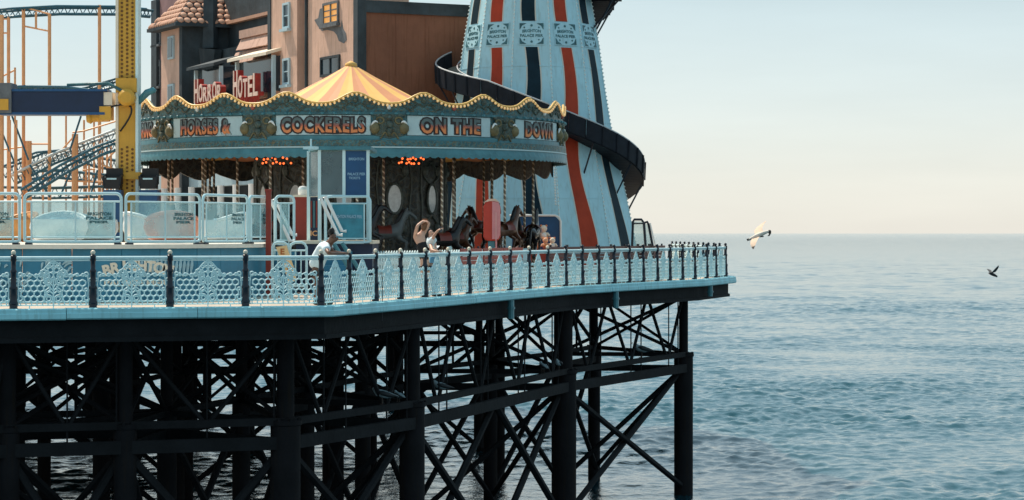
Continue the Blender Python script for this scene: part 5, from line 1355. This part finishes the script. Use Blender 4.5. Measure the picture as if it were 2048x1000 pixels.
# ------------------------------------------------------------------ people
SKIN1 = M('skin_brown', (.16, .075, .045), .5, var=.08); SKIN2 = M('skin_fair', (.62, .36, .26), .5, var=.06)
HAIRD = M('hair_dark', (.012, .009, .008), .45, var=.2); HAIRB = M('hair_auburn', (.20, .09, .04), .45, var=.2)
TEE = M('white_tee_cotton', (.66, .76, .80), .85, var=.06, bump=.3, bscale=12); BLK = M('black_cotton', (.012, .012, .014), .85, var=.2)
DENIM = M('pale_denim', (.10, .30, .48), .85, var=.15, scale=6)
def hand_nodes(nd, tag_, wrist, palm, dirv, side, up):
    """palm with four unequal bent fingers and a thumb, hung on an existing wrist node"""
    dirv = dirv.normalized(); side = side.normalized(); up = up.normalized()
    nd[tag_+'p'] = (palm, .034, wrist)
    for i, L in enumerate((.075, .085, .08, .062)):
        b = palm+dirv*.045+side*(.024*(i-1.5)); m_ = b+dirv*L*.55+up*.004; e = m_+dirv*L*.4-up*.02
        nd[f'{tag_}f{i}a'] = (b, .0105, tag_+'p'); nd[f'{tag_}f{i}b'] = (m_, .0095, f'{tag_}f{i}a'); nd[f'{tag_}f{i}c'] = (e, .008, f'{tag_}f{i}b')
    b = palm-side*.035+dirv*.0; nd[tag_+'ta'] = (b, .013, tag_+'p'); nd[tag_+'tb'] = (b-side*.02+dirv*.045, .010, tag_+'ta')
def mk_body(nd, mt, parent, org, name='body', sub=1):
    o = Vector(org); n2 = {k: (Vector(v[0])-o, v[1], v[2]) for k, v in nd.items()}
    me = skin_chain(n2, sub); me.materials.append(mt); return link(name, me, parent)
def face(parent, org, head, fwd, r, hair=None):
    fwd = fwd.normalized(); sd = Vector((-fwd.y, fwd.x, 0)).normalized(); up = sd.cross(fwd)*-1
    up = up if up.z > 0 else -up
    for s in (-1, 1):
        MB().ball(head+fwd*(r*.86)+sd*(s*r*.36)+up*(r*.10), r*.11, 6, 4).build('eye', BLK, parent, org)
        MB().ball(head+sd*(s*r*.90)-up*(r*.05), (r*.14, r*.2, r*.28), 6, 5).build('ear', parent.data.materials[0], parent, org)
    MB().tube([head+fwd*(r*.90)+sd*(-r*.22)-up*(r*.55), head+fwd*(r*.98)-up*(r*.57), head+fwd*(r*.90)+sd*(r*.22)-up*(r*.55)], r*.06, 5).build('mouth', M('lips', (.30, .10, .08), .4), parent, org)

# woman leaning on the rail near the corner
def q(px, py, d): return P(px, py, d)
pd = 52.3
loc = (gx(633, pd), pd, 0); pr = thing('person', 'person with a hair bun in white tee and black shorts, forearms on the corner railing', 'person', loc)
rail = lambda px: on_edge(px)
h1 = rail(688); h1 = Vector((h1.x-.02, h1.y-.0, 1.165)); h2 = rail(697); h2 = Vector((h2.x-.06, h2.y, 1.165))
el1 = rail(664); el1 = Vector((el1.x-.08, el1.y+.02, 1.18)); el2 = rail(676); el2 = Vector((el2.x-.12, el2.y+.15, 1.20))
nd = {'hip': (q(631, 540, pd), .13, None), 'waist': (q(636, 522, pd), .12, 'hip'), 'chest': (q(648, 500, 52.2), .13, 'waist'), 'neck0': (q(658, 487, 52.1), .075, 'chest'), 'neck': (q(662, 481, 52.05), .052, 'neck0'),
      'head': (q(667, 473, 52.0), .105, 'neck'), 'jaw': (q(670, 481, 51.97), .075, 'head'), 'nose': (q(677, 476, 51.96), .018, 'jaw'), 'crown': (q(665, 467, 52.02), .10, 'head'),
      's1': (q(650, 492, 51.95), .068, 'neck0'), 'e1': (el1, .046, 's1'), 'w1': (el1.lerp(h1, .75), .033, 'e1'),
      's2': (q(656, 489, 52.4), .068, 'neck0'), 'e2': (el2, .046, 's2'), 'w2': (el2.lerp(h2, .72), .033, 'e2'),
      't1': (q(629, 548, 52.18), .10, 'hip'), 'k1': (q(634, 574, 52.1), .064, 't1'), 'c1': (q(631, 586, 52.15), .056, 'k1'), 'a1': (q(630, 604, 52.3), .038, 'c1'), 'toe1': (q(643, 608.5, 52.1), .036, 'a1'),
      't2': (q(634, 548, 52.45), .10, 'hip'), 'k2': (q(641, 574, 52.5), .064, 't2'), 'c2': (q(645, 588, 52.5), .054, 'k2'), 'a2': (q(648, 603, 52.55), .038, 'c2'), 'toe2': (q(659, 606, 52.45), .036, 'a2')}
hand_nodes(nd, 'ha', 'w1', h1, h1-el1, Vector((-.9, .3, 0)), Vector((0, 0, 1))); hand_nodes(nd, 'hb', 'w2', h2, h2-el2, Vector((-.9, .3, 0)), Vector((0, 0, 1)))
bo = mk_body(nd, SKIN1, pr, loc); face(bo, loc, q(667, 474, 51.99), Vector((.85, -.45, -.25)), .10)
sh = {'hem': (q(630, 541, pd), .20, None), 'waist': (q(635, 521, pd), .195, 'hem'), 'chest': (q(646, 502, 52.2), .185, 'waist'), 'col': (q(657, 489, 52.12), .105, 'chest'),
      's1': (q(650, 493, 51.93), .105, 'col'), 'u1': (q(650, 493, 51.93).lerp(el1, .6), .098, 's1'), 's2': (q(656, 490, 52.42), .090, 'col'), 'u2': (q(656, 490, 52.42).lerp(el2, .55), .080, 's2')}
mk_body(sh, TEE, pr, loc, 'tee_shirt', 2)
st = {'hip': (q(630, 540, pd), .155, None), 't1': (q(629, 549, 52.18), .118, 'hip'), 't1b': (q(631, 556, 52.15), .108, 't1'), 't2': (q(634, 549, 52.45), .118, 'hip'), 't2b': (q(637, 556, 52.47), .108, 't2')}
mk_body(st, BLK, pr, loc, 'shorts', 1)
hr = {'a': (q(669, 466, 51.99), .09, None), 'b': (q(664, 466, 52.03), .118, 'a'), 'c': (q(660, 474, 52.06), .095, 'b'), 'bun': (q(662, 455, 52.03), .058, 'b')}
mk_body(hr, HAIRD, pr, loc, 'hair', 2)
for (a, b) in (('a1', 'toe1'), ('a2', 'toe2')):
    A, B_2 = nd[a][0]-Vector((0, 0, .02)), nd[b][0]; A.z = max(.055, min(A.z, .06)); B_2 = Vector((B_2.x, B_2.y, .05))
    MB().tube([A+(A-B_2).normalized()*.05, A, B_2, B_2+(B_2-A).normalized()*.05], [.035, .052, .048, .03], 8).build('shoe', BLK, pr, loc, smooth=True)
# rucksack at the foot of the corner post
bp_ = Vector((gx(655, 52.0), 51.9, 0)); t = thing('rucksack', 'grey green rucksack on the deck beside the corner post', 'bag', bp_)
MB().lathe([(.10, 0), (.13, .04), (.14, .16), (.12, .26), (.06, .32), (.0, .33)], 12).build('bag_body', M('bag_fabric', (.10, .15, .15), .9, var=.2, bump=.3), t, smooth=True)
MB().tube([(-.05, -.02, .30), (-.04, -.03, .40), (.04, -.03, .40), (.05, -.02, .30)], .014, 6).build('bag_handle', BLK, t); MB().box((0, -.125, .12), (.15, .05, .12)).build('bag_pocket', M('bag_fabric', (0, 0, 0)), t)

# person with raised arms, seen from behind
pd = 58.4; loc = (gx(848, pd), pd, 0)
pr = thing('person', 'person in a black strapless top with both bare arms raised to the hair', 'person', loc)
nd = {'hip': (q(850, 522, pd), .125, None), 'waist': (q(847, 506, pd), .10, 'hip'), 'chest': (q(842, 487, pd), .125, 'waist'), 'up': (q(840, 474, pd), .105, 'chest'), 'neck': (q(845, 463, pd), .048, 'up'),
      'head': (q(849, 453, pd+.02), .085, 'neck'), 'crown': (q(850, 448, pd+.02), .082, 'head'), 'jaw': (q(852, 457, pd+.1), .055, 'head'),
      's1': (q(830, 473, pd-.05), .058, 'up'), 'e1': (q(835, 451, pd-.25), .042, 's1'), 'w1': (q(845, 443, pd-.12), .030, 'e1'),
      's2': (q(846, 470, pd+.05), .058, 'up'), 'e2': (q(859, 447, pd-.05), .042, 's2'), 'w2': (q(851, 442, pd-.05), .030, 'e2'),
      't1': (q(847, 537, pd-.05), .085, 'hip'), 'k1': (q(847, 563, pd-.08), .055, 't1'), 'a1': (q(847, 590, pd), .036, 'k1'), 'toe1': (q(844, 594, pd-.18), .034, 'a1'),
      't2': (q(854, 537, pd+.1), .085, 'hip'), 'k2': (q(855, 563, pd+.1), .055, 't2'), 'a2': (q(855, 590, pd+.12), .036, 'k2'), 'toe2': (q(858, 593.4, pd), .034, 'a2')}
hand_nodes(nd, 'ha', 'w1', q(848, 442, pd-.11), Vector((.8, 0, -.1)), Vector((0, .9, .3)), Vector((0, 0, 1))); hand_nodes(nd, 'hb', 'w2', q(848, 444, pd-.06), Vector((-.8, 0, -.3)), Vector((0, .9, .3)), Vector((0, 0, 1)))
bo = mk_body(nd, SKIN2, pr, loc); face(bo, loc, q(850, 453, pd+.03), Vector((.7, .7, 0)), .092)
mk_body({'a': (q(849.5, 524, pd), .155, None), 'b': (q(847, 506, pd), .125, 'a'), 'c': (q(843, 488, pd), .148, 'b'), 'd': (q(842, 483, pd), .140, 'c')}, BLK, pr, loc, 'black_top', 2)
mk_body({'h': (q(850, 522, pd), .15, None), 'a': (q(847, 536, pd-.04), .115, 'h'), 'b': (q(847, 543, pd-.05), .11, 'a'), 'c': (q(854, 536, pd+.1), .115, 'h'), 'd': (q(854, 543, pd+.1), .11, 'c')}, BLK, pr, loc, 'black_shorts', 1)
mk_body({'a': (q(850, 447, pd), .088, None), 'b': (q(848, 454, pd-.03), .082, 'a'), 'c': (q(846, 462, pd-.07), .05, 'b'), 'd': (q(852, 443, pd+.03), .05, 'a')}, HAIRB, pr, loc, 'hair', 2)
for a, b in (('a1', 'toe1'), ('a2', 'toe2')):
    A = nd[a][0].copy(); B_2 = nd[b][0].copy(); A.z = .06; B_2.z = .05
    MB().tube([A+(A-B_2).normalized()*.05, A, B_2, B_2+(B_2-A).normalized()*.05], [.032, .05, .046, .028], 8).build('shoe', WHITEP, pr, loc, smooth=True)

# companion in white tee and denim holding up a phone
pd = 59.2; loc = (gx(866, pd), pd, 0)
pr = thing('person', 'person in white tee and pale denim leaning on the railing, holding out a phone', 'person', loc)
rl = rail(872); f1_ = Vector((rl.x-.05, rl.y, 1.165)); rl2 = rail(884); f2_ = Vector((rl2.x-.06, rl2.y, 1.165))
nd = {'hip': (q(868, 516, pd), .12, None), 'waist': (q(868, 503, pd), .105, 'hip'), 'chest': (q(864, 487, pd-.08), .115, 'waist'), 'up': (q(861, 477, pd-.1), .09, 'chest'), 'neck': (q(861, 471, pd-.1), .046, 'up'),
      'head': (q(860, 464, pd-.1), .08, 'neck'), 'crown': (q(859, 460, pd-.09), .08, 'head'), 'jaw': (q(863, 467, pd-.13), .055, 'head'), 'nose': (q(868, 465, pd-.16), .016, 'jaw'),
      's1': (q(866, 479, pd-.25), .054, 'up'), 'e1': (q(868, 471, pd-.45), .040, 's1'), 'w1': (q(875, 462, pd-.55), .029, 'e1'),
      's2': (q(858, 480, pd+.08), .054, 'up'), 'e2': (f1_.lerp(Vector((loc[0]-.05, pd-.2, 1.2)), .55), .040, 's2'), 'w2': (f1_.lerp(f2_, .6), .030, 'e2'),
      't1': (q(866, 530, pd-.06), .085, 'hip'), 'k1': (q(868, 558, pd-.1), .055, 't1'), 'a1': (q(866, 588, pd-.04), .036, 'k1'), 'toe1': (q(872, 591.2, pd-.2), .034, 'a1'),
      't2': (q(872, 530, pd+.08), .085, 'hip'), 'k2': (q(874, 558, pd+.06), .055, 't2'), 'a2': (q(874, 588, pd+.1), .036, 'k2'), 'toe2': (q(880, 590.6, pd), .034, 'a2')}
hand_nodes(nd, 'ha', 'w1', q(878, 459, pd-.58), Vector((.8, 0, .3)), Vector((0, .9, .2)), Vector((0, -.2, 1))); hand_nodes(nd, 'hb', 'w2', f2_, f2_-f1_, Vector((-.9, .3, 0)), Vector((0, 0, 1)))
bo = mk_body(nd, SKIN2, pr, loc); face(bo, loc, q(861, 464, pd-.12), Vector((.9, -.4, 0)), .088)
mk_body({'a': (q(866, 496, pd-.03), .135, None), 'b': (q(864, 487, pd-.08), .138, 'a'), 'c': (q(861.5, 479, pd-.1), .105, 'b'), 's1': (q(866, 479, pd-.25), .072, 'c'), 's1b': (q(867, 475, pd-.35), .062, 's1'), 's2': (q(858, 480, pd+.08), .072, 'c'), 's2b': (q(859, 486, pd+.06), .064, 's2')}, TEE, pr, loc, 'tee_shirt', 2)
mk_body({'w': (q(868, 500, pd), .128, None), 'h': (q(868, 514, pd), .142, 'w'), 'a': (q(866, 530, pd-.06), .105, 'h'), 'k': (q(868, 558, pd-.1), .075, 'a'), 'f': (q(866, 582, pd-.05), .062, 'k'), 'a2': (q(872, 530, pd+.08), .105, 'h'), 'k2': (q(874, 558, pd+.06), .075, 'a2'), 'f2': (q(874, 582, pd+.08), .062, 'k2')}, DENIM, pr, loc, 'denim_dungarees', 1)
mk_body({'a': (q(861, 459, pd-.1), .075, None), 'b': (q(857.5, 461, pd-.07), .085, 'a'), 'c': (q(856, 469, pd-.05), .06, 'b'), 'd': (q(857, 476, pd-.03), .035, 'c')}, HAIRD, pr, loc, 'hair', 2)
for a, b in (('a1', 'toe1'), ('a2', 'toe2')):
    A = nd[a][0].copy(); B_2 = nd[b][0].copy(); A.z = .06; B_2.z = .05
    MB().tube([A+(A-B_2).normalized()*.05, A, B_2, B_2+(B_2-A).normalized()*.05], [.032, .05, .046, .028], 8).build('shoe', BLK, pr, loc, smooth=True)
pc = q(882, 459, pd-.58); t = thing('phone', 'dark phone held out in the hand of the person in the white tee', 'phone', pc, .4)
MB().box((0, 0, 0), (.075, .012, .15)).build('case', BLK, t); MB().box((0, -.009, 0), (.066, .004, .136)).build('screen', DGLASS, t)

# ------------------------------------------------------------------ birds
GULLB = M('gull_pale_brown', (.58, .42, .31), .7, var=.15, scale=9); GULLW = M('gull_white', (.68, .60, .52), .7, var=.06); GULLD = M('gull_dark_brown', (.05, .035, .028), .7, var=.2)
PIG = M('slate_bird_feathers', (.20, .27, .30), .6, var=.25, scale=10); PIGD = M('dark_bird_feathers', (.012, .016, .020), .6, var=.2)
def wing(parent, org, line, chord, cvec, mt, tipmt, nm='wing'):
    """cambered wing of tapered sections along a line of points; the outer third is a sub-part of dark primaries"""
    def cr(seq, t):
        n = len(seq)-1; i = min(int(t*n), n-1); u = t*n-i; p0, p1, p2, p3 = (seq[max(0, min(n, j))] for j in (i-1, i, i+1, i+2))
        return (p1*2+(p2-p0)*u+(p0*2-p1*5+p2*4-p3)*u*u+(p1*3-p0-p2*3+p3)*u**3)*.5
    line = [cr([Vector(p) for p in line], k/9) for k in range(10)]; chord = [max(.025, cr(chord, k/9)) for k in range(10)]
    for part, (i0, i1) in (('w', (0, 7)), ('t', (7, 9))):
        vs = []; fs = []
        for i in range(i0, i1+1):
            p = Vector(line[i]); c = chord[i]; n = (Vector(line[-1])-Vector(line[0])).cross(cvec).normalized()
            for u, h in ((0, 0), (.3, .05), (.65, .035), (1, 0), (.65, .015), (.3, .02)): vs.append(p+cvec*(c*(u-.35))+n*(h*c))
        k = i1-i0
        for i in range(k):
            for j in range(6): fs.append([6*i+j, 6*i+(j+1) % 6, 6*i+6+(j+1) % 6, 6*i+6+j])
        fs += [list(range(5, -1, -1)), [6*k+j for j in range(6)]]
        o = MB().add(vs, fs).build(nm if part == 'w' else 'wing_tip', mt if part == 'w' else tipmt, parent if part == 'w' else first, org, smooth='auto')
        if part == 'w': first = o
bd_ = 70.0; c = P(1516, 470, bd_); t = thing('gull', 'pale brown gull banking over the sea with wings spread, beyond the pier tip', 'bird', c)
def g(px, py, dd=0): return P(px, py, bd_+dd)
nd = {'body': (g(1516, 471), .075, None), 'rump': (g(1506, 475), .055, 'body'), 'tail': (g(1497, 479), .022, 'rump'), 'breast': (g(1525, 467), .07, 'body'), 'neck': (g(1533, 464), .05, 'breast'), 'head': (g(1538, 463), .045, 'neck'), 'bill': (g(1541, 468), .016, 'head')}
mk_body(nd, GULLW, t, c, 'body', 2)
MB().ball(g(1539, 463.5), (.055, .05, .06), 8, 6).build('head', GULLD, t, c, smooth=True); MB().tube([g(1541, 465), g(1538, 471), g(1535, 472)], [.03, .022, .006], 6).build('bill', GULLD, t, c, smooth=True)
MB().ball(g(1521, 473), (.11, .04, .025), 8, 5).build('belly_band', GULLD, t, c, smooth=True)
MB().slab([g(1500, 476), g(1493, 478), g(1495, 482), g(1503, 480)], (0, .02, 0)).build('tail', GULLD, t, c)
cv = Vector((-.92, .25, -.28)).normalized()
wing(t, c, [g(1521, 467, .05), g(1519, 458, .3), g(1524, 450, .5), g(1532, 442, .65)], [.26, .25, .17, .03], cv, GULLB, GULLB)
wing(t, c, [g(1514, 474, -.05), g(1510, 481, -.3), g(1508, 489, -.45), g(1507, 498, -.55)], [.24, .22, .16, .03], cv, GULLB, GULLD)
bd_ = 88.0; c = P(1986, 547, bd_); t = thing('dark_bird', 'small dark bird flying low over the open sea with wings raised', 'bird', c)
nd = {'body': (g(1985, 548), .065, None), 'fore': (g(1980, 546.5), .05, 'body'), 'head': (g(1978, 546), .038, 'fore'), 'rear': (g(1990, 551), .05, 'body'), 'tail': (g(1995, 553.5), .035, 'rear')}
mk_body(nd, PIGD, t, c, 'body', 2)
MB().tube([g(1978, 546), g(1976, 547)], [.02, .005], 5).build('bill', PIGD, t, c)
cv = Vector((.9, .3, .25)).normalized()
wing(t, c, [g(1985, 546, -.05), g(1989, 541, -.25), g(1993, 536, -.35), g(1997, 531, -.4)], [.20, .20, .14, .03], cv, PIGD, PIGD)
wing(t, c, [g(1981, 546, .05), g(1979, 542, .3), g(1977, 540, .4), g(1974, 538, .5)], [.13, .12, .09, .03], cv, PIGD, PIGD)
# birds perched on the front beam
pn = {'body': ((0, 0, .20), .085, None), 'breast': ((.09, 0, .235), .078, 'body'), 'neck': ((.15, 0, .30), .045, 'breast'), 'head': ((.18, 0, .345), .042, 'neck'), 'rear': ((-.12, 0, .185), .058, 'body'), 'tail': ((-.27, 0, .165), .02, 'rear')}
PERCH = skin_chain(pn, 2); PERCH.materials.append(PIG)
WG = MB()
def perched(label, px, rz, sc, first=[None]):
    for a, b in zip(front[:-1], front[1:]):
        dx, dy = b[0]-a[0], b[1]-a[1]; k = (px-1024)/F; u = (k*a[1]-a[0])/(dx-k*dy)
        if 0 <= u <= 1: p = Vector((a[0]+u*dx, a[1]+u*dy, 0)); n = Vector((dy, -dx, 0)).normalized()*.12; break
    if first[0] is None:
        t = thing('perched_bird', label, 'bird', (0, 0, 0), 0, 'birds perched on the lower beam'); link('body', PERCH, t)
        for s in (-1, 1):
            MB().tube([(.10, s*.055, .25), (0, s*.085, .23), (-.14, s*.06, .19), (-.32, s*.025, .155)], [.02, .05, .045, .008], 6).build('wing', PIGD if s > 0 else PIG, t, smooth=True)
            MB().tube([(.0, s*.035, .15), (.0, s*.035, .012), (.05, s*.035, .008)], .010, 5).build('leg', GULLD, t)
        MB().tube([(.215, 0, .345), (.27, 0, .335)], [.014, .004], 5).build('bill', GULLD, t); first[0] = t
    else: t = copy_tree(first[0]); t['label'] = label
    t.location = p+n+Vector((0, 0, ZU+.085)); t.rotation_euler = (0, 0, rz); t.scale = (sc,)*3
perched('slate bird on the lower beam facing seaward, short of the second thick pile', 756, pi, 1.25)
perched('slate bird standing close against the thick pile below the raised arms person', 788, 2.2, .85)
perched('slate bird on the lower beam just past the thick pile, head up', 873, pi+.2, 1.1)
perched('slate bird with lowered head, one of the pair before the third thick pile', 1078, 2.0, 1.0)
perched('slate bird with its back turned, closest to the third thick pile', 1109, -1.9, 1.0)
perched('large slate bird on the far beam between the last two piles', 1276, pi+.3, 1.45)
